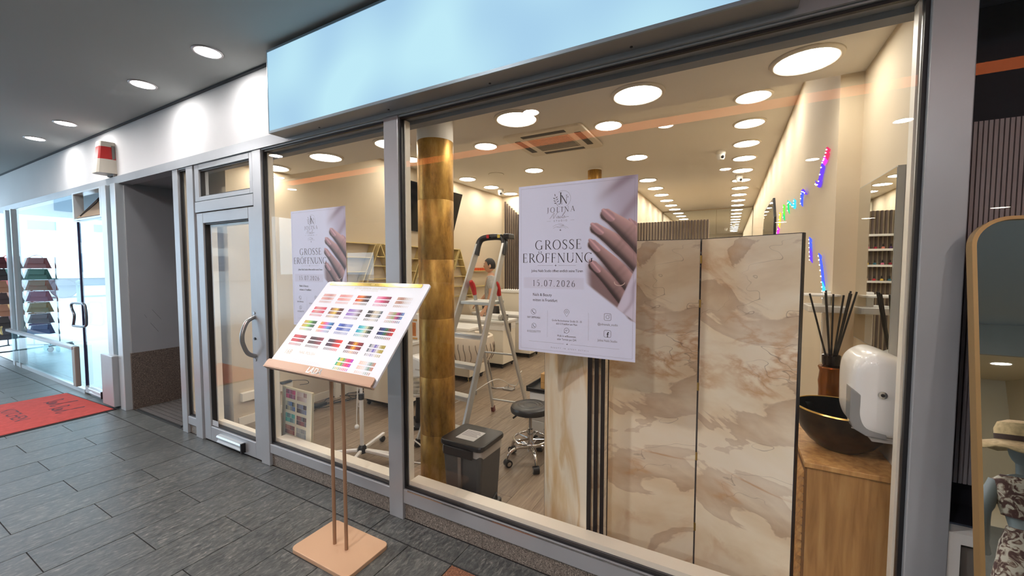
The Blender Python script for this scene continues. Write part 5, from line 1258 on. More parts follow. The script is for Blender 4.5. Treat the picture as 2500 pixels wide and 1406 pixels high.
# ------------------------------------------------------------------ trolley behind the screen
ty = thing('salon_trolley', 'white salon trolley with a black tray top behind the rolling stool', 'trolley', (-1.36, 3.36, 0.0))
bx(-0.19,0.19,-0.17,0.17,0.07,0.47).build('body', WHITE, ty, bevel=0.004)
for i in range(3): 
    d = bx(-0.18,0.18,-0.178,-0.170,0.085+0.128*i,0.205+0.128*i).build('drawer', WHITE, ty, bevel=0.003)
    MB().tube([(-0.04,-0.178,0.15+0.128*i),(-0.04,-0.195,0.148+0.128*i),(0.04,-0.195,0.148+0.128*i),(0.04,-0.178,0.15+0.128*i)], 0.004, 6).build('handle', STEEL, d)
b = MB(); b.box(-0.215,0.215,-0.195,0.195,0.47,0.482); b.box(-0.215,-0.203,-0.195,0.195,0.482,0.52); b.box(0.203,0.215,-0.195,0.195,0.482,0.52); b.box(-0.203,0.203,0.183,0.195,0.482,0.52); b.box(-0.203,0.203,-0.195,-0.183,0.482,0.505)
b.build('tray', BLACK, ty, bevel=0.004)
for sx in (-1,1):
    for sy in (-1,1): MB().cyl((sx*0.15-0.01,sy*0.13,0.03),(sx*0.15+0.01,sy*0.13,0.03),0.03,n=14).build('castor', BLACK, ty)
wbx = thing('wooden_dispenser_box', 'small wooden tissue box with a blue capped bottle on the trolley', 'box', (-1.42, 3.30, 0.482))
bx(-0.05,0.05,-0.05,0.05,0,0.14).build('box', mat('light_wood', rgb(206,160,96), 0.5, var=(10,0.08)), wbx, bevel=0.004)
bx(-0.051,0.051,-0.051,0.051,0.060,0.063).build('seam', mat('wood_seam', rgb(150,110,64), 0.6), wbx)
bt = thing('blue_cap_bottle', 'clear bottle with a blue cap behind the wooden box', 'bottle', (-1.40, 3.41, 0.482))
MB().lathe([(0.0,0),(0.032,0),(0.033,0.13),(0.02,0.155),(0.014,0.16)], n=20).build('bottle_body', mat('frosted_bottle', rgb(220,224,226), 0.3), bt, smooth=True)
MB().lathe([(0.030,0.158),(0.032,0.162),(0.032,0.20),(0.026,0.205),(0.0,0.205)], n=20).build('cap', mat('blue_cap', rgb(50,92,170), 0.4), bt, smooth=True)
b2 = thing('turquoise_bottle', 'turquoise lotion bottle at the right of the trolley tray', 'bottle', (-1.30, 3.33, 0.482))
MB().lathe([(0.0,0),(0.026,0),(0.026,0.15),(0.012,0.165),(0.012,0.185)], n=18).build('bottle_body', mat('turquoise_plastic', rgb(110,178,190), 0.35), b2, smooth=True)
MB().lathe([(0.014,0.183),(0.014,0.21),(0.0,0.212)], n=14).build('cap', WHITEPL, b2, smooth=True)

# ------------------------------------------------------------------ step ladder
la = thing('step_ladder', 'aluminium step ladder with black top and red hinges standing behind the gold column', 'ladder', (-2.10, 3.1, 0.0))
def lp(x,y,z): return Vector((x+2.10, y-3.1, z))
FL0, FL1 = lp(-2.37,2.63,0.02), lp(-2.135,3.25,1.80); FR0, FR1 = lp(-1.90,2.575,0.02), lp(-1.845,3.25,1.80)
for a, b_ in ((FL0,FL1),(FR0,FR1)):
    MB().bar(a, b_, 0.026, 0.060).build('front_rail', LADDER, la, bevel=0.004)
    MB().bar(a-Vector((0,0.004,0.02)), a+(b_-a)*0.025, 0.032, 0.066).build('foot_cap', BLACK, la)
RL0, RL1 = lp(-2.238,3.69,0.02), lp(-2.125,3.16,1.36); RR0, RR1 = lp(-1.822,3.73,0.02), lp(-1.858,3.16,1.36)
for a, b_ in ((RL0,RL1),(RR0,RR1)):
    MB().bar(a, b_, 0.022, 0.040).build('rear_rail', LADDER, la, bevel=0.004)
    MB().bar(a-Vector((0,-0.004,0.02)), a+(b_-a)*0.03, 0.030, 0.048).build('foot_cap', mat('ladder_foot', rgb(110,62,60), 0.6), la)
    hb = b_ + (b_-a).normalized()*(-0.03)
    MB().tube([hb+Vector((0,0,-0.01)), hb+Vector((0,-0.02,0.05)), hb+Vector((0,-0.045,0.095)), hb+Vector((0,-0.065,0.12))], [0.020,0.026,0.026,0.018], 8).build('red_hinge', RED, la, smooth=True)
def rung(s, dz=0.0, dep=0.085):
    a = FL0+(FL1-FL0)*s; b_ = FR0+(FR1-FR0)*s
    a = Vector((a.x+0.013, a.y+0.01, a.z)); b_ = Vector((b_.x-0.013, b_.y+0.01, b_.z))
    o = MB().bar(a, b_, dep, 0.024).build('step', LADDER, la, bevel=0.003)
    MB().bar(a+Vector((0,-0.036,-0.014)), b_+Vector((0,-0.036,-0.014)), 0.006, 0.030).build('step_nose', mat('step_nose', rgb(226,224,216), 0.4), o)
for s in (0.115, 0.255, 0.395, 0.535): rung(s)
a = FL0+(FL1-FL0)*0.685; b_ = FR0+(FR1-FR0)*0.685
MB().add([(a.x+0.013,a.y-0.02,a.z),(b_.x-0.013,b_.y-0.02,b_.z),(b_.x-0.013,b_.y+0.26,b_.z),(a.x+0.013,a.y+0.26,a.z),(a.x+0.013,a.y-0.02,a.z+0.028),(b_.x-0.013,b_.y-0.02,b_.z+0.028),(b_.x-0.013,b_.y+0.26,b_.z+0.028),(a.x+0.013,a.y+0.26,a.z+0.028)], [(0,3,2,1),(4,5,6,7),(0,1,5,4),(1,2,6,5),(2,3,7,6),(3,0,4,7)]).build('platform', mat('platform_grey', rgb(196,200,196), 0.35, 0.3), la, bevel=0.004)
for s in (0.10, 0.52):
    MB().cyl(RL0+(RL1-RL0)*s, RR0+(RR1-RR0)*s, 0.010, n=10).build('rear_brace', LADDER, la, smooth=True)
tp = MB(); tp.tube(spline([FL1+Vector((-0.004,-0.03,-0.10)), FL1+Vector((0.0,0.0,0.0)), FL1+Vector((0.035,0.015,0.055)), (FL1+FR1)/2+Vector((0,0.02,0.070)), FR1+Vector((-0.035,0.015,0.060)), FR1+Vector((0.0,0.0,0.0)), FR1+Vector((0.004,-0.03,-0.10))], 6), 0.030, 12)
tp.build('top_handle', BLACK, la, smooth=True)
bx(-0.005,0.055,0.10,0.22,1.845,1.895).build('tool_hook', BLACK, la, bevel=0.01, loc=(0.26,0.02,0))
tg = (FL1+FR1)/2
for dx, c in ((-0.03,RED),(0.09,mat('yellow_sticker', rgb(226,196,84),0.5))):
    bx(tg.x+dx-0.014, tg.x+dx+0.014, tg.y-0.016, tg.y-0.0125, tg.z+0.058, tg.z+0.090).build('sticker', c, la)
MB().tube(spline([RL0+(RL1-RL0)*0.16+Vector((-0.15,-0.6,0.0)), lp(-2.14,3.0,0.36), lp(-2.10,3.5,0.42), lp(-2.05,3.75,0.30)],6), 0.004, 6).build('restraint_cord', WCABLE, la, smooth=True)
MB().tube(spline([lp(-2.05,3.75,0.30), lp(-2.0,3.8,0.30), lp(-1.90,3.72,0.48), RR0+(RR1-RR0)*0.36],6), 0.004, 6).build('restraint_cord', WCABLE, la, smooth=True)

# ------------------------------------------------------------------ wheeled lamp stand (white pole) and facial steamer
pl_ = thing('wheeled_pole_stand', 'white wheeled pole stand with star base right behind the window', 'stand', (-2.62, 2.235, 0.0))
MB().lathe([(0.0165,0.09),(0.0165,0.545)], n=20).build('lower_pole', WHITEPL, pl_, smooth=True)
MB().lathe([(0.012,0.54),(0.012,1.05)], n=16).build('upper_pole', WHITEPL, pl_, smooth=True)
MB().lathe([(0.021,0.50),(0.023,0.505),(0.023,0.548),(0.017,0.552)], n=20).build('height_clamp', BLACK, pl_, smooth=True)
MB().lathe([(0.034,0.055),(0.034,0.10),(0.022,0.118)], n=20).build('hub', BLACK, pl_, smooth=True)
for x_, y_ in ((-0.225,-0.175),(0.285,0.085),(0.11,-0.215),(-0.085,0.255),(0.52,0.075)):
    L_ = math.hypot(x_,y_); x_, y_ = x_/L_*0.36, y_/L_*0.36
    lg = MB().bar((x_*0.1,y_*0.1,0.078), (x_,y_,0.066), 0.026, 0.026).build('star_leg', WHITEPL, pl_, bevel=0.006)
    MB().cyl((x_*0.93-0.010,y_*0.93,0.026),(x_*0.93+0.010,y_*0.93,0.026),0.026,n=14).build('castor', BLACK, lg)
MB().tube(spline([(-0.04,0.02,0.80),(-0.05,0.01,0.62),(-0.045,-0.01,0.40),(-0.048,-0.01,0.28)],6), 0.004, 6).build('mains_cord', WCABLE, pl_, smooth=True)
MB().lathe([(0.0,-0.012),(0.016,-0.010),(0.019,0.0),(0.016,0.012),(0.006,0.022)], n=16, c=(-0.048,-0.01,0.265)).build('mains_plug', WHITEPL, pl_, smooth=True)
fst = thing('facial_steamer', 'white facial steamer head with two knobs and a glass jar left of the gold column', 'steamer', (-2.70, 3.0, 0.0))
MB().lathe([(0.0,0.0),(0.13,0.0),(0.13,0.02),(0.03,0.035),(0.02,0.30)], n=24).build('base', BLACK, fst, smooth=True)
for a_ in range(5): MB().cyl((0.13*math.cos(a_*1.2566),0.13*math.sin(a_*1.2566)-0.008,0.025),(0.13*math.cos(a_*1.2566),0.13*math.sin(a_*1.2566)+0.008,0.025),0.025,n=12).build('castor', BLACK, fst)
hp_ = [(-0.14,0.46),(0.14,0.52),(0.14,0.66),(0.10,0.70),(0.03,0.715),(-0.06,0.705),(-0.12,0.68),(-0.14,0.64)]
MB().prism(hp_, -0.09, 0.09, 'y').build('head', WHITEPL, fst, bevel=0.022)
bx(0.05,0.12,-0.0925,-0.089,0.585,0.60).build('vent_label', mat('pale_label', rgb(196,192,184),0.5), fst)
for x_ in (-0.065, 0.0):
    k = MB().cyl((x_,-0.090,0.548+x_*0.2),(x_,-0.104,0.548+x_*0.2),0.017,n=20).build('knob', mat('brown_knob', rgb(70,46,38), 0.35), fst, smooth=True)
    bx(x_-0.003,x_+0.003,-0.107,-0.104,0.538+x_*0.2,0.560+x_*0.2).build('pointer', WHITEPL, k)
MB().lathe([(0.0,0.335),(0.075,0.335),(0.085,0.35),(0.086,0.47),(0.084,0.47),(0.083,0.352),(0.0,0.345)], n=32).build('glass_jar', mat('jar_glass', rgb(226,224,216), 0.05, alpha=0.35), fst, smooth=True)
MB().lathe([(0.0,0.31),(0.09,0.31),(0.092,0.335),(0.0,0.335)], n=32).build('jar_base', WHITEPL, fst, smooth=True)
MB().tube([(0.035*math.cos(R(a)),0.035*math.sin(R(a)),0.36+a*0.00012) for a in range(0,720,20)], 0.006, 6).build('heating_coil', STEEL, fst, smooth=True)
# ------------------------------------------------------------------ nail desks along the left wall
def desk(y0, label, x0=-4.20, x1=-3.06, dep=0.46, ped_w=0.46):
    t = thing('nail_desk', label, 'desk', ((x0+x1)/2, y0+dep/2, 0.0), 0, 'nail desks along the left wall')
    w = x1-x0
    bx(-w/2, w/2, -dep/2, dep/2, 0.715, 0.750).build('worktop', WHITE, t, bevel=0.004)
    bx(-w/2+0.02, w/2-0.02, -dep/2+0.02, dep/2-0.02, 0.60, 0.715).build('apron_drawer', WHITE, t, bevel=0.003)
    p = bx(w/2-ped_w-0.04, w/2-0.02, -dep/2+0.03, dep/2-0.03, 0.075, 0.60).build('pedestal', CREAM, t, bevel=0.003)
    bx(w/2-ped_w-0.02, w/2-0.04, -dep/2+0.05, dep/2-0.05, 0.045, 0.075).build('plinth', BLACKM, t)
    for sx in (w/2-ped_w, w/2-0.06):
        for sy in (-dep/2+0.07, dep/2-0.07): MB().cyl((sx-0.008,sy,0.024),(sx+0.008,sy,0.024),0.024,n=12).build('castor', BLACK, t)
    bx(-w/2+0.02, -w/2+0.06, -dep/2+0.03, dep/2-0.03, 0.0, 0.60).build('side_panel', CREAM, t)
    return t
desk(3.13, 'white nail desk nearest the window, left of the gold column', ped_w=0.56)
desk(4.42, 'white nail desk behind the quilted tub chair')
desk(5.28, 'white nail desk in front of the standing man', x1=-3.02)
desk(6.15, 'white nail desk furthest back beside the large poster', x1=-2.98)
# quilted tub chairs
def tub_chair(x, y, rz, label):
    t = thing('tub_chair', label, 'chair', (x, y, 0.0), rz, 'quilted tub chairs')
    n = 40; QC = mat('cream_velvet', rgb(222,208,188), 0.7); 
    m = MB(); vs = []
    prof = [(0.20,0.37),(0.25,0.40),(0.275,0.50),(0.285,0.62),(0.275,0.70),(0.255,0.715),(0.235,0.70),(0.235,0.52)]
    for r, z in prof:
        for k in range(n+1):
            a = R(-25+230*k/n) ; g = 1+0.028*abs(math.sin(a*11)) if 0.38 < z < 0.69 and r > 0.24 else 1
            vs.append((r*g*math.cos(a), r*g*math.sin(a), z))
    N = n+1
    m.add(vs, [(i*N+k, i*N+k+1, (i+1)*N+k+1, (i+1)*N+k) for i in range(len(prof)-1) for k in range(n)]).build('quilted_shell', QC, t, smooth=True)
    MB().lathe([(0.0,0.38),(0.22,0.38),(0.235,0.41),(0.235,0.46),(0.21,0.485),(0.0,0.49)], n=36).build('seat_cushion', QC, t, smooth=True)
    SHD = mat('quilt_seam', rgb(120,106,92), 0.8)
    for k in range(15):
        a = R(-15+210*k/14)
        pts = [((0.262+0.036*math.sin(u*PI)**0.6)*math.cos(a+0.05*math.sin(u*2*PI)), (0.262+0.036*math.sin(u*PI)**0.6)*math.sin(a+0.05*math.sin(u*2*PI)), 0.41+u*0.26) for u in (0,0.2,0.4,0.6,0.8,1)]
        MB().tube(pts, 0.0045, 5).build('quilt_seam', SHD, t, smooth=True)
    for sx, sy in ((-1,-1),(1,-1),(-1,1),(1,1)): MB().cyl((0.15*sx,0.15*sy,0.39),(0.20*sx,0.20*sy,0.0),0.011,0.008,n=10).build('leg', BRASS if sy < 0 else STEEL, t, smooth=True)
tub_chair(-2.92, 4.28, R(-90), 'cream quilted tub chair behind the ladder steps')
tub_chair(-3.55, 3.98, R(-90), 'cream quilted tub chair behind the desk nearest the window')
# polish display box and things on the desks
db = thing('polish_sample_box', 'white swatch display case with orange samples on the nearest desk', 'display case', (-3.34, 3.46, 0.750))
bx(-0.26,0.26,-0.03,0.07,0.0,0.30).build('case', WHITE, db, bevel=0.004)
for z in (0.015, 0.225): bx(-0.255,0.255,-0.036,-0.030,z,z+0.018).build('wood_strip', mat('light_wood', rgb(206,160,96), 0.5), db)
m = MB()
for j in range(4):
    cols = gradient([hexc(q)[:3] for q in ('e88850 d85838 783028 f0b080' if j%2 else 'f0a070 e87048 c04830 e8b090').split()], 14)
    for i in range(14):
        a0 = -0.235+i*0.026; m.quad((a0,-0.0312,0.05+j*0.043),(a0+0.021,-0.0312,0.05+j*0.043),(a0+0.021,-0.0312,0.076+j*0.043),(a0,-0.0312,0.076+j*0.043), cols[i])
m.build('swatch_print', PRINT, db)
bx(0.145,0.235,-0.0325,-0.030,0.05,0.205).build('photo_panel', mat('amber_photo', rgb(196,120,62), 0.5, var=(14,0.3)), db)
pm = thing('desk_lamp_machine', 'white rounded nail lamp on the desk before the standing man', 'nail lamp', (-3.24, 5.44, 0.750))
MB().prism(rrect(-0.16,0.13,-0.09,0.09,0.05), 0.0, 0.085, 'z').build('lamp_body', WHITEPL, pm, bevel=0.02)
MB().cyl((0.10,-0.07,0.05),(0.15,-0.07,0.05),0.042,n=20).build('grey_end', mat('grey_plastic', rgb(166,160,150), 0.4), pm, smooth=True)
dg_ = thing('dust_collector', 'black small fan unit at the end of the desk before the standing man', 'fan', (-3.07, 5.43, 0.750))
bx(-0.03,0.03,-0.05,0.05,0.0,0.09).build('fan_body', BLACK, dg_, bevel=0.01); MB().cyl((0.03,0,0.045),(0.036,0,0.045),0.035,n=18).build('grille', STEEL, dg_)
dl_ = thing('clip_desk_lamp', 'small black clip lamp on the furthest desk', 'lamp', (-3.12, 6.33, 0.750))
MB().tube(spline([(0,0,0.0),(0.02,0,0.10),(-0.02,0,0.20),(-0.12,0,0.23)],5), 0.007, 8).build('arm', BLACK, dl_, smooth=True)
MB().lathe([(0.05,0.0),(0.05,0.01),(0.012,0.016)], n=18).build('foot', BLACK, dl_, smooth=True)
MB().lathe([(0.035,-0.02),(0.012,0.02)], n=16, c=(-0.13,0,0.215)).build('shade', mat('maroon', rgb(110,50,46), 0.5), dl_, smooth=True)
ct_ = thing('swatch_carton', 'small orange and white carton on the desk behind the ladder', 'carton', (-3.55, 4.62, 0.750))
bx(-0.11,0.11,-0.05,0.05,0.0,0.045).build('carton_body', WHITE, ct_, bevel=0.003); bx(-0.108,-0.01,-0.052,-0.05,0.006,0.04).build('printed_side', mat('amber_photo', rgb(196,120,62), 0.5), ct_)
qs = thing('code_stand', 'small dark printed card fixed on the desk end before the standing man', 'card', (-3.018, 5.46, 0.56))
bx(0.0,0.003,-0.06,0.06,0.0,0.14).build('card', mat('dark_card', rgb(60,54,48), 0.5, var=(60,0.5)), qs)
rc2 = thing('reception_counter', 'cream reception counter with a light strip at the back wall', 'counter', (-3.35, 7.14, 0.0))
bx(-0.85,0.85,-0.2,0.2,0.0,1.08).build('front', CREAM, rc2, bevel=0.01); bx(-0.87,0.87,-0.22,0.22,1.08,1.12).build('counter_top', WHITE, rc2, bevel=0.004)
bx(-0.83,0.83,0.205,0.215,1.10,1.125).build('light_strip', emat('counter_strip', (1,0.85,0.6), 4.0), rc2)
yb = thing('yellow_folding_board', 'yellow plank leaning against the left wall behind the ladder', 'board', (-4.06, 5.05, 0.0))
MB().bar((0.10,0,0.0),(-0.15,0.06,1.06),0.16,0.02,up=(1,0,0)).build('plank', mat('yellow_board', rgb(226,206,120), 0.5), yb)
# slatted wall panels
def slat_panel(name, label, x0, x1, y, z0, tops, pitch, depth=0.03, w=0.024, back=True, cat='wall panel'):
    t = thing(name, label, cat, (x0, y, z0))
    n = int((x1-x0)/pitch)
    if back:
        mb = MB()
        for i in range(n): mb.box(i*pitch-0.001, (i+1)*pitch, 0.0, 0.012, 0.0, tops(i/(n-1))-z0)
        mb.build('felt_back', mat('panel_back', rgb(190,172,146), 0.8), t)
    for i in range(n):
        h = tops(i/(n-1))-z0
        bx(-w/2, w/2, -depth, 0.0, 0.0, h).build('slat', SLATW, t, loc=((i+0.5)*pitch, 0, 0))
    return t
slat_panel('slatted_wall_panel', 'dark slatted wood wall panel with a stepped top behind the ladder', -4.18, -3.08, 7.372, 1.12, lambda u: 2.96-0.95*u, 0.050)
slat_panel('slatted_partition', 'dark slatted wood partition seen above the marble screen', -1.58, -0.27, 8.0, 0.05, lambda u: 2.44, 0.0525)
# polish shelves on the slatted partition (seen in the wall mirror)
ZS = (1.35, 1.59, 1.83, 2.05)
for j, z in enumerate(ZS):
    s_ = thing('polish_shelf', 'white polish shelf on the slatted partition, %s from below' % ORD[j], 'shelf', (-0.93, 7.968, z), 0, 'polish shelves on the slatted partition')
    bx(-0.63,0.63,-0.10,0.0,0.0,0.018).build('shelf_board', WHITE, s_); bx(-0.63,0.63,-0.105,-0.10,0.0,0.032).build('front_lip', WHITE, s_)
    for sx in (-0.5, 0.5): bx(sx-0.01,sx+0.01,-0.07,0.0,-0.05,0.0).build('bracket', WHITE, s_)
pb = MB().lathe([(0.0,0),(0.020,0),(0.021,0.035),(0.012,0.045)], n=10).mesh('bottle_glass', None); pc = MB().lathe([(0.011,0.044),(0.010,0.085),(0.0,0.086)], n=10).mesh('cap', BLACK)
PC = [(196,60,70),(226,140,120),(60,120,140),(210,170,150),(150,40,60),(230,190,90),(90,60,110),(220,120,150)]
for j, z in enumerate(ZS[:3]):
    for i in range(14):
        cn = PC[(i*3+j*2) % 8]; x_ = -1.50+i*0.088
        b = thing('polish_bottle', 'nail polish bottle on the %s partition shelf from below, %s from the left' % (ORD[j], (ORD+['thirteenth','fourteenth'])[i]), 'bottle', (x_, 7.91, z+0.018), 0, 'polish bottles on the partition shelves')
        me = pb.copy(); me.materials.append(mat('polish_%d_%d_%d' % cn, rgb(*cn), 0.2)); o = bpy.data.objects.new('bottle_glass', me); COL.objects.link(o); o.parent = b
        o = bpy.data.objects.new('cap', pc); COL.objects.link(o); o.parent = b

# ------------------------------------------------------------------ zigzag shelves on the left wall
def tri_shelf(yc, up, label):
    t = thing('triangle_shelf', label, 'shelf', (-4.248, yc, 1.02), 0, 'gold triangle shelves on the left wall')
    H = 0.88; hw = 0.40
    xs = 0.11
    def half(z): return hw*(1-z/H) if up else hw*(z/H)
    if up: a, b, c = (-hw,0.0), (hw,0.0), (0.0,H+0.02)
    rails = [((-hw,0),(0,H)), ((hw,0),(0,H))] if up else [((0.0,0.0),(-hw+0.02,H-0.02)), ((0.0,0.0),(hw-0.02,H-0.02))]
    for (y0,z0),(y1,z1) in rails: MB().bar((xs/2,y0,z0),(xs/2,y1,z1),0.012,xs,up=(1,0,0)).build('slanted_rail', BRASS, t)
    for z in ((0.05,0.225,0.40,0.575,0.70) if up else (0.16,0.33,0.50,0.685,H-0.012)):
        h_ = half(z)+0.012
        bx(0.0, xs, -h_, h_, z, z+0.012).build('shelf_board', BRASS, t)
    return t
for i, yc in enumerate((3.43, 4.37, 5.30)): tri_shelf(yc, False, ('gold shelf shaped as an inverted triangle, beside the left poster', 'gold shelf shaped as an inverted triangle, straddling the window mullion', 'gold shelf shaped as an inverted triangle, behind the gold column')[i])
for i, yc in enumerate((3.90, 4.83, 5.72)): tri_shelf(yc, True, ('gold shelf shaped as an upright triangle, right of the left poster', 'gold shelf shaped as an upright triangle, just left of the gold column', 'gold shelf shaped as an upright triangle, right of the gold column')[i])
os_ = thing('straight_shelf', 'short straight gold double shelf on the wall beside the standing man', 'shelf', (-4.248, 6.55, 1.22), 0)
for z in (0.0, 0.29): bx(0.0,0.11,-0.35,0.35,z,z+0.014).build('shelf_board', BRASS, os_)
ot = thing('orange_carton_row', 'row of orange cartons on the short straight shelf', 'carton', (-4.19, 6.52, 1.524))
for i in range(7): bx(-0.03,0.03,-0.27+i*0.078,-0.20+i*0.078,0.0,0.05).build('carton', mat('orange_carton', rgb(214,86,42), 0.5), ot)
yi = thing('yellow_flask', 'yellow glass flask on the triangle shelf left of the gold column', 'flask', (-4.19, 4.83, 1.607))
MB().lathe([(0.0,0),(0.05,0),(0.055,0.03),(0.05,0.08),(0.02,0.10),(0.02,0.11)], n=18).build('flask_body', mat('yellow_glass', rgb(206,180,60), 0.2), yi, smooth=True); MB().lathe([(0.022,0.108),(0.022,0.125),(0.0,0.126)], n=12).build('stopper', GOLD, yi, smooth=True)
# television
tv = thing('wall_television', 'black television tilted down from the left wall behind the gold column', 'television', (-4.25, 4.95, 2.13))
c0, c1 = Vector((0.06, 0, 0.0)), Vector((0.27, 0, 0.68)); dd_ = (c1-c0).normalized(); nn = Vector((dd_.z,0,-dd_.x))
def tvbox(y0,y1,s0,s1,k0,k1,nm,mt):
    mb = MB(); P = lambda y,s,k: c0+dd_*s+nn*k+Vector((0,y,0)); 
    mb.add([P(y0,s0,k0),P(y1,s0,k0),P(y1,s1,k0),P(y0,s1,k0),P(y0,s0,k1),P(y1,s0,k1),P(y1,s1,k1),P(y0,s1,k1)], [(0,1,2,3),(7,6,5,4),(0,4,5,1),(1,5,6,2),(2,6,7,3),(3,7,4,0)]); return mb.build(nm, mt, tv)
tvbox(-0.63,0.63,0.0,0.712,-0.03,0.0,'casing',BLACK); tvbox(-0.62,0.62,0.018,0.702,0.0,0.002,'screen',mat('tv_glass', rgb(18,20,26), 0.08))
MB().bar((0.0,-0.1,0.35),(0.15,-0.1,0.35),0.05,0.05).bar((0.0,0.1,0.35),(0.15,0.1,0.35),0.05,0.05).build('wall_arm', BLACK, tv)
# ------------------------------------------------------------------ ceiling fittings
ac = thing('ceiling_air_cassette', 'square ceiling air conditioning cassette with four slots', 'air conditioner', (-1.845, 4.445, Z2))
MB().prism(rrect(-0.475,0.475,-0.430,0.430,0.05), -0.030, 0.0, 'z').build('fascia_panel', mat('cassette_white', rgb(222,212,196), 0.5), ac, bevel=0.01)
bx(-0.25,0.25,-0.22,0.22,-0.040,-0.030).build('intake_grille', mat('grille_grey', rgb(170,160,146), 0.6), ac, bevel=0.008)
for i in range(10): bx(-0.235,0.235,-0.20+i*0.043,-0.19+i*0.043,-0.043,-0.040).build('grille_bar', mat('grille_dark', rgb(120,112,102), 0.6), ac)
SLOT = mat('slot_dark', rgb(58,52,50), 0.6)
for x0,x1,y0,y1 in ((-0.26,0.26,-0.37,-0.30),(-0.26,0.26,0.30,0.37),(-0.40,-0.33,-0.24,0.24),(0.33,0.40,-0.24,0.24)): bx(x0,x1,y0,y1,-0.034,-0.0295).build('air_slot', SLOT, ac)
def dome(x, y, label, nm='dome_camera', cat='camera'):
    t = thing(nm, label, cat, (x, y, Z2), 0)
    MB().lathe([(0.055,0.0),(0.056,-0.045),(0.050,-0.05),(0.048,-0.085),(0.035,-0.115),(0.0,-0.128)], n=24).build('housing', WHITEPL, t, smooth=True)
    MB().ball((0.018,-0.030,-0.085),0.022,n=14,m=8).build('lens', BLACK, t, smooth=True)
dome(-0.122, 5.86, 'white dome camera on the ceiling near the right light row'); dome(-3.88, 6.69, 'white camera at the ceiling corner of the left wall'); dome(0.118, 7.5, 'small white detector between the far lights of the right row', 'ceiling_detector', 'detector')
sd = thing('ceiling_speaker', 'flat round ceiling cover above the nail desks', 'ceiling cover', (-3.32, 5.58, Z2)); MB().lathe([(0.12,0.0),(0.118,-0.006),(0.0,-0.008)], n=32).build('cover', CEIL, sd, smooth=True); MB().lathe([(0.124,0.0),(0.124,-0.004),(0.119,-0.006)], n=32).build('ring', mat('cover_ring', rgb(176,164,148),0.6), sd, smooth=True)

# ------------------------------------------------------------------ chart leaning inside the left window
ch = thing('leaning_colour_chart', 'cream framed colour chart leaning inside the left window', 'chart', (-3.065, 1.955, 0.0))
ch.location = (-3.065, 1.945, 0.0)
W_, H_ = 0.205, 0.56
ch.rotation_euler = (R(-3), 0, R(-2))
MB().prism(rrect(-W_, W_, 0.03, 0.03+H_, 0.02), 0.0, 0.010, 'y').build('chart_board', mat('chart_cream', rgb(214,208,184), 0.5), ch)
ring(-W_,W_,0.03,0.03+H_,-W_+0.012,W_-0.012,0.042,0.018+H_,-0.004,0.014).build('chart_frame', mat('chart_frame', rgb(222,210,176), 0.4), ch)
bx(-0.12,0.12,0.01,0.06,0.0,0.03).build('foot_block', CREAM, ch)
m = MB()
PAL = ['b03060 c83070 301820 a8608c 904060', 'a08078 c0a8a0 d0c8c0', '202428 c0b890 707c90 3c68a8', '403838 584858 808898 7880a0', '30a098 58b8b0 405868 88b0b0', '302c30 704048 904848 686870', '604040 8c5048 b07860 803838', '888888 909898 a8a8a8 808888', '90a060 d83850 e05068 506040', 'a0a098 b8b8a8 c0b8a0 909090']
for i, pal in enumerate(PAL):
    cx0 = -0.155 if i % 2 == 0 else 0.0; z0_ = 0.50-0.098*(i//2)
    cols = gradient([hexc(q)[:3] for q in pal.split()], 6)
    for a_ in range(6):
        for b_ in range(2):
            c_ = cols[(a_+b_*2) % 6]; w_ = 0.022
            m.quad((cx0+a_*w_,-0.0006,z0_+b_*0.037),(cx0+a_*w_+w_*0.94,-0.0006,z0_+b_*0.037),(cx0+a_*w_+w_*0.94,-0.0006,z0_+b_*0.037+0.035),(cx0+a_*w_,-0.0006,z0_+b_*0.037+0.035), c_)
m.build('colour_chips', PRINT, ch)
# wall trunking with a plug, cables on the floor
wt = thing('wall_socket_trunking', 'cream wall socket trunking with a black adapter low on the left wall', 'socket', (-4.25, 2.50, 0.245))
bx(0.0,0.05,-0.36,0.16,0.0,0.085).build('trunking', CREAM, wt, bevel=0.004); bx(0.03,0.075,0.02,0.14,0.082,0.105).build('adapter', BLACK, wt, bevel=0.006)
MB().tube(spline([(0.05,0.14,0.095),(0.07,0.22,0.08),(0.06,0.32,0.05),(0.05,0.34,0.01),(0.05,0.24,0.02)],6), 0.003, 6).build('lead', CABLE, wt, smooth=True)
cb = thing('floor_cable_tangle', 'tangle of dark cables on the plank floor along the left baseboard', 'cable', (-4.05, 2.95, 0.0))
random.seed(3)
for i in range(5):
    pts = [(random.uniform(-0.14,0.16), -0.25+j*0.16+random.uniform(-0.06,0.06), 0.006+0.012*random.random()) for j in range(8)]
    MB().tube(spline(pts,6), 0.0045, 6).build('cable', CABLE, cb, smooth=True)
bx(-0.03,0.03,-0.16,0.0,0.0,0.035).build('power_brick', BLACK, cb, bevel=0.006)
sk = thing('white_extension_socket', 'white extension socket on the floor near the pole stand', 'socket', (-3.62, 3.06, 0.0))
bx(-0.03,0.03,0.0,0.03,0.0,0.16).build('socket_body', WHITEPL, sk, bevel=0.006)
for z in (0.04,0.11): MB().cyl((0,0.0,z),(0,-0.003,z),0.019,n=18).build('outlet', mat('outlet_grey', rgb(190,186,178),0.5), sk)
bkt = thing('floor_bracket_tool', 'small grey metal bracket lying on the floor behind the ladder', 'tool', (-2.46, 4.45, 0.0))
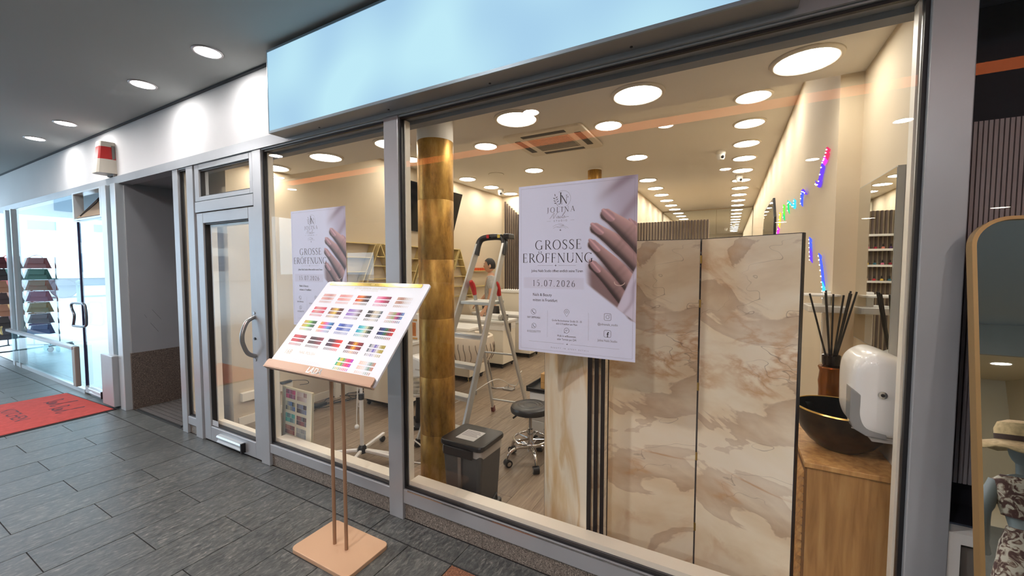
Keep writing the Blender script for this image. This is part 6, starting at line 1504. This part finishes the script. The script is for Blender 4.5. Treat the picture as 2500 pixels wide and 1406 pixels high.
MB().prism(rrect(-0.07,0.07,-0.05,0.05,0.02), 0.0, 0.02, 'z').build('plate', STEEL, bkt, bevel=0.003); MB().tube([(-0.06,-0.02,0.02),(-0.16,-0.06,0.012),(-0.24,-0.05,0.010)], 0.008, 8).build('arm', STEEL, bkt, smooth=True); MB().tube([(-0.03,0.03,0.02),(-0.02,0.03,0.06),(0.05,0.03,0.06),(0.07,0.03,0.02)], 0.006, 8).build('bail', STEEL, bkt, smooth=True)
wc = thing('white_floor_cable', 'white cable looping on the floor by the pole stand', 'cable', (-2.2, 2.5, 0.0))
MB().tube(spline([(-0.16,0.06,0.09),(-0.05,0.04,0.06),(0.03,-0.02,0.012),(0.10,-0.08,0.008),(-0.02,-0.12,0.008),(-0.14,-0.14,0.03)],6), 0.006, 8).build('cable', WCABLE, wc, smooth=True); MB().lathe([(0.0,-0.02),(0.012,-0.018),(0.014,0.0),(0.008,0.02)], n=10, c=(-0.14,-0.14,0.04)).build('plug', WHITEPL, wc, smooth=True)

# ================================================================== PERSON (facing local +x)
def skin_mesh(verts, edges, radii, levels=2):
    me = bpy.data.meshes.new('skinned'); me.from_pydata(verts, edges, []); o = bpy.data.objects.new('skinned', me); COL.objects.link(o)
    md = o.modifiers.new('skin', 'SKIN'); md.use_smooth_shade = True
    for v, r in zip(me.skin_vertices[0].data, radii): v.radius = (r if isinstance(r, tuple) else (r, r)); v.use_root = False
    me.skin_vertices[0].data[0].use_root = True
    sd_ = o.modifiers.new('sub', 'SUBSURF'); sd_.levels = levels; sd_.render_levels = levels
    dg = bpy.context.evaluated_depsgraph_get(); dg.update(); out = bpy.data.meshes.new_from_object(o.evaluated_get(dg))
    bpy.data.objects.remove(o); bpy.data.meshes.remove(me); return out
def person():
    V = [(0,0,0.92),(0.01,0,1.05),(0.02,0,1.22),(0.01,0,1.36),(0.005,0,1.44),(0.02,0,1.50),                   # 0-5 spine
         (0,0.17,1.405),(-0.02,0.235,1.16),(0.06,0.215,0.93),(0.11,0.20,0.845),                               # 6-9 left arm to palm
         (0.0,-0.17,1.405),(0.05,-0.24,1.17),(0.22,-0.20,0.98),(0.29,-0.19,0.92),                             # 10-13 right arm
         (0.0,0.09,0.86),(0.02,0.10,0.48),(0,0.10,0.09),(0.09,0.11,0.04),(0.17,0.11,0.035),                   # 14-18 left leg
         (0.0,-0.09,0.86),(0.02,-0.10,0.48),(0,-0.10,0.09),(0.09,-0.11,0.04),(0.17,-0.11,0.035)]              # 19-23
    E_ = [(0,1),(1,2),(2,3),(3,4),(4,5),(3,6),(6,7),(7,8),(8,9),(3,10),(10,11),(11,12),(12,13),(0,14),(14,15),(15,16),(16,17),(17,18),(0,19),(19,20),(20,21),(21,22),(22,23)]
    rad = [(0.13,0.105),(0.12,0.095),(0.135,0.105),(0.12,0.09),0.058,0.055, 0.058,0.042,0.031,0.030, 0.058,0.042,0.031,0.030, 0.085,0.058,0.042,0.042,0.034, 0.085,0.058,0.042,0.042,0.034]
    # fingers
    def fingers(palm, d, side, base_i):
        p = Vector(palm); d = Vector(d).normalized(); w = Vector(side).normalized()
        for k, (off, L) in enumerate(((-0.026,0.068),(-0.009,0.078),(0.009,0.074),(0.026,0.058))):
            a = p + d*0.035 + w*off; b = a + d*L*0.5 + Vector((0.004,0,-0.004)); c = b + (d*0.6 + Vector((-0.25,0,-0.5))).normalized()*L*0.5
            i = len(V); V.extend([tuple(a), tuple(b), tuple(c)]); E_.extend([(base_i,i),(i,i+1),(i+1,i+2)]); rad.extend([0.0095,0.009,0.0075])
        a = p + w*(-0.036) + d*0.0; b = a + (d + w*-0.7).normalized()*0.035; c = b + d*0.03
        i = len(V); V.extend([tuple(a), tuple(b), tuple(c)]); E_.extend([(base_i,i),(i,i+1),(i+1,i+2)]); rad.extend([0.011,0.010,0.008])
    fingers(V[9], (0.55,-0.05,-0.8), (0.3,0.0,-0.1) if False else (0.80,0.0,0.55), 9)
    fingers(V[13], (0.75,0.1,-0.6), (0.1,1.0,0.1), 13)
    me = skin_mesh(V, E_, rad, 2)
    # head joined into the same body mesh
    bm = bmesh.new(); bm.from_mesh(me)
    h = MB(); n, m_ = 28, 20; vs = []
    for i in range(m_+1):
        a = -PI/2 + PI*i/m_
        for k in range(n):
            t = 2*PI*k/n; x = math.cos(a)*math.cos(t); y_ = math.cos(a)*math.sin(t); z = math.sin(a)
            X = 0.098*x; Y = 0.074*y_*(1-0.10*max(0,-z)); Z = 0.122*z
            if z < -0.2: X = X*(1-0.18*(-z-0.2)) + 0.012*(-z-0.2)           # jaw
            if x > 0.55:                                                      # face relief
                X -= 0.008*(x-0.55)
                X += 0.017*math.exp(-(y_/0.15)**2)*math.exp(-((z+0.10)/0.13)**2)     # nose
                X += 0.010*math.exp(-(y_/0.25)**2)*math.exp(-((z+0.45)/0.09)**2)     # lips
                X -= 0.008*(math.exp(-((abs(y_)-0.36)/0.13)**2))*math.exp(-((z-0.06)/0.10)**2)   # eye sockets
                X += 0.006*math.exp(-((z-0.24)/0.08)**2)                              # brow
                X += 0.010*math.exp(-(y_/0.25)**2)*math.exp(-((z+0.82)/0.12)**2)     # chin
            vs.append((X+0.035, Y, Z+1.615))
    h.add(vs, [(i*n+k, i*n+(k+1)%n, (i+1)*n+(k+1)%n, (i+1)*n+k) for i in range(m_) for k in range(n)])
    for s in (-1, 1): h.ball((0.020, s*0.076, 1.605), 0.020, 0.010, 0.032, 12, 8)
    me2 = h.mesh('head', None, True); bm.from_mesh(me2); 
    bmesh.ops.remove_doubles(bm, verts=bm.verts[:], dist=0.0003); bm.to_mesh(me); bm.free()
    for p in me.polygons: p.use_smooth = True
    me.materials.clear(); me.materials.append(SKIN); me.name = 'person'
    o = bpy.data.objects.new('person', me); COL.objects.link(o)
    # clothes
    sv = [(0.0,0,0.90),(0.01,0,1.05),(0.02,0,1.22),(0.01,0,1.36),(0.005,0,1.425),(0,0.175,1.395),(-0.02,0.225,1.20),(0.0,-0.175,1.395),(0.045,-0.23,1.20)]
    sm2 = skin_mesh(sv, [(0,1),(1,2),(2,3),(3,4),(3,5),(5,6),(3,7),(7,8)], [(0.150,0.122),(0.142,0.115),(0.150,0.120),(0.135,0.105),0.074,0.074,0.066,0.074,0.066], 2)
    sm2.materials.clear(); sm2.materials.append(mat('grey_tshirt', rgb(176,172,166), 0.85, var=(24,0.16)))
    c = bpy.data.objects.new('t_shirt', sm2); COL.objects.link(c); c.parent = o
    tv_ = [(0,0,0.95),(0.0,0.095,0.84),(0.02,0.10,0.48),(0.0,0.10,0.10),(0.0,-0.095,0.84),(0.02,-0.10,0.48),(0.0,-0.10,0.10)]
    tm = skin_mesh(tv_, [(0,1),(1,2),(2,3),(0,4),(4,5),(5,6)], [(0.145,0.118),0.100,0.074,0.062,0.100,0.074,0.062], 2)
    tm.materials.clear(); tm.materials.append(mat('dark_trousers', rgb(70,66,64), 0.9)); c = bpy.data.objects.new('trousers', tm); COL.objects.link(c); c.parent = o
    for s in (-1,1): MB().prism(rrect(-0.07,0.20,s*0.11-0.045,s*0.11+0.045,0.04), 0.0, 0.075, 'z').build('shoe', mat('dark_shoe', rgb(44,42,42),0.6), o, bevel=0.02)
    hr = MB(); vs = []; n, m_ = 28, 12
    for i in range(m_+1):
        a = R(-28) + (PI/2-R(-28))*i/m_
        for k in range(n):
            t = 2*PI*k/n; x = math.cos(a)*math.cos(t); y_ = math.cos(a)*math.sin(t); z = math.sin(a)
            lowf = max(0.0, min(1.0, (x+0.05)/0.5)); zz = max(z, -0.45+1.02*lowf)            # hairline rises at the forehead
            vs.append((0.106*x*(1-0.35*max(0,zz-z))+0.033, 0.081*y_, 0.131*zz+1.617))
    hr.add(vs, [(i*n+k, i*n+(k+1)%n, (i+1)*n+(k+1)%n, (i+1)*n+k) for i in range(m_) for k in range(n)]).build('hair', HAIR, o, smooth=True)
    for s in (-1,1): MB().ball((0.118,s*0.030,1.625),0.008,0.011,0.007,10,6).build('eye', mat('eye_white', rgb(220,214,206),0.3), o, smooth=True)
    for s in (-1,1): MB().tube([(0.122,s*0.045,1.642),(0.130,s*0.030,1.646),(0.131,s*0.016,1.643)],0.004,6).build('eyebrow', HAIR, o, smooth=True)
    return o
pp = person(); pp.location = (-3.62, 5.92, 0.0); pp.rotation_euler = (0, 0, R(205))
tag(pp, 'man in a grey patterned t-shirt standing behind a nail desk, seen in profile', 'person')
# every top-level thing that has no kind is a thing; drop leftover meshes
for me in list(bpy.data.meshes):
    if me.users == 0: bpy.data.meshes.remove(me)
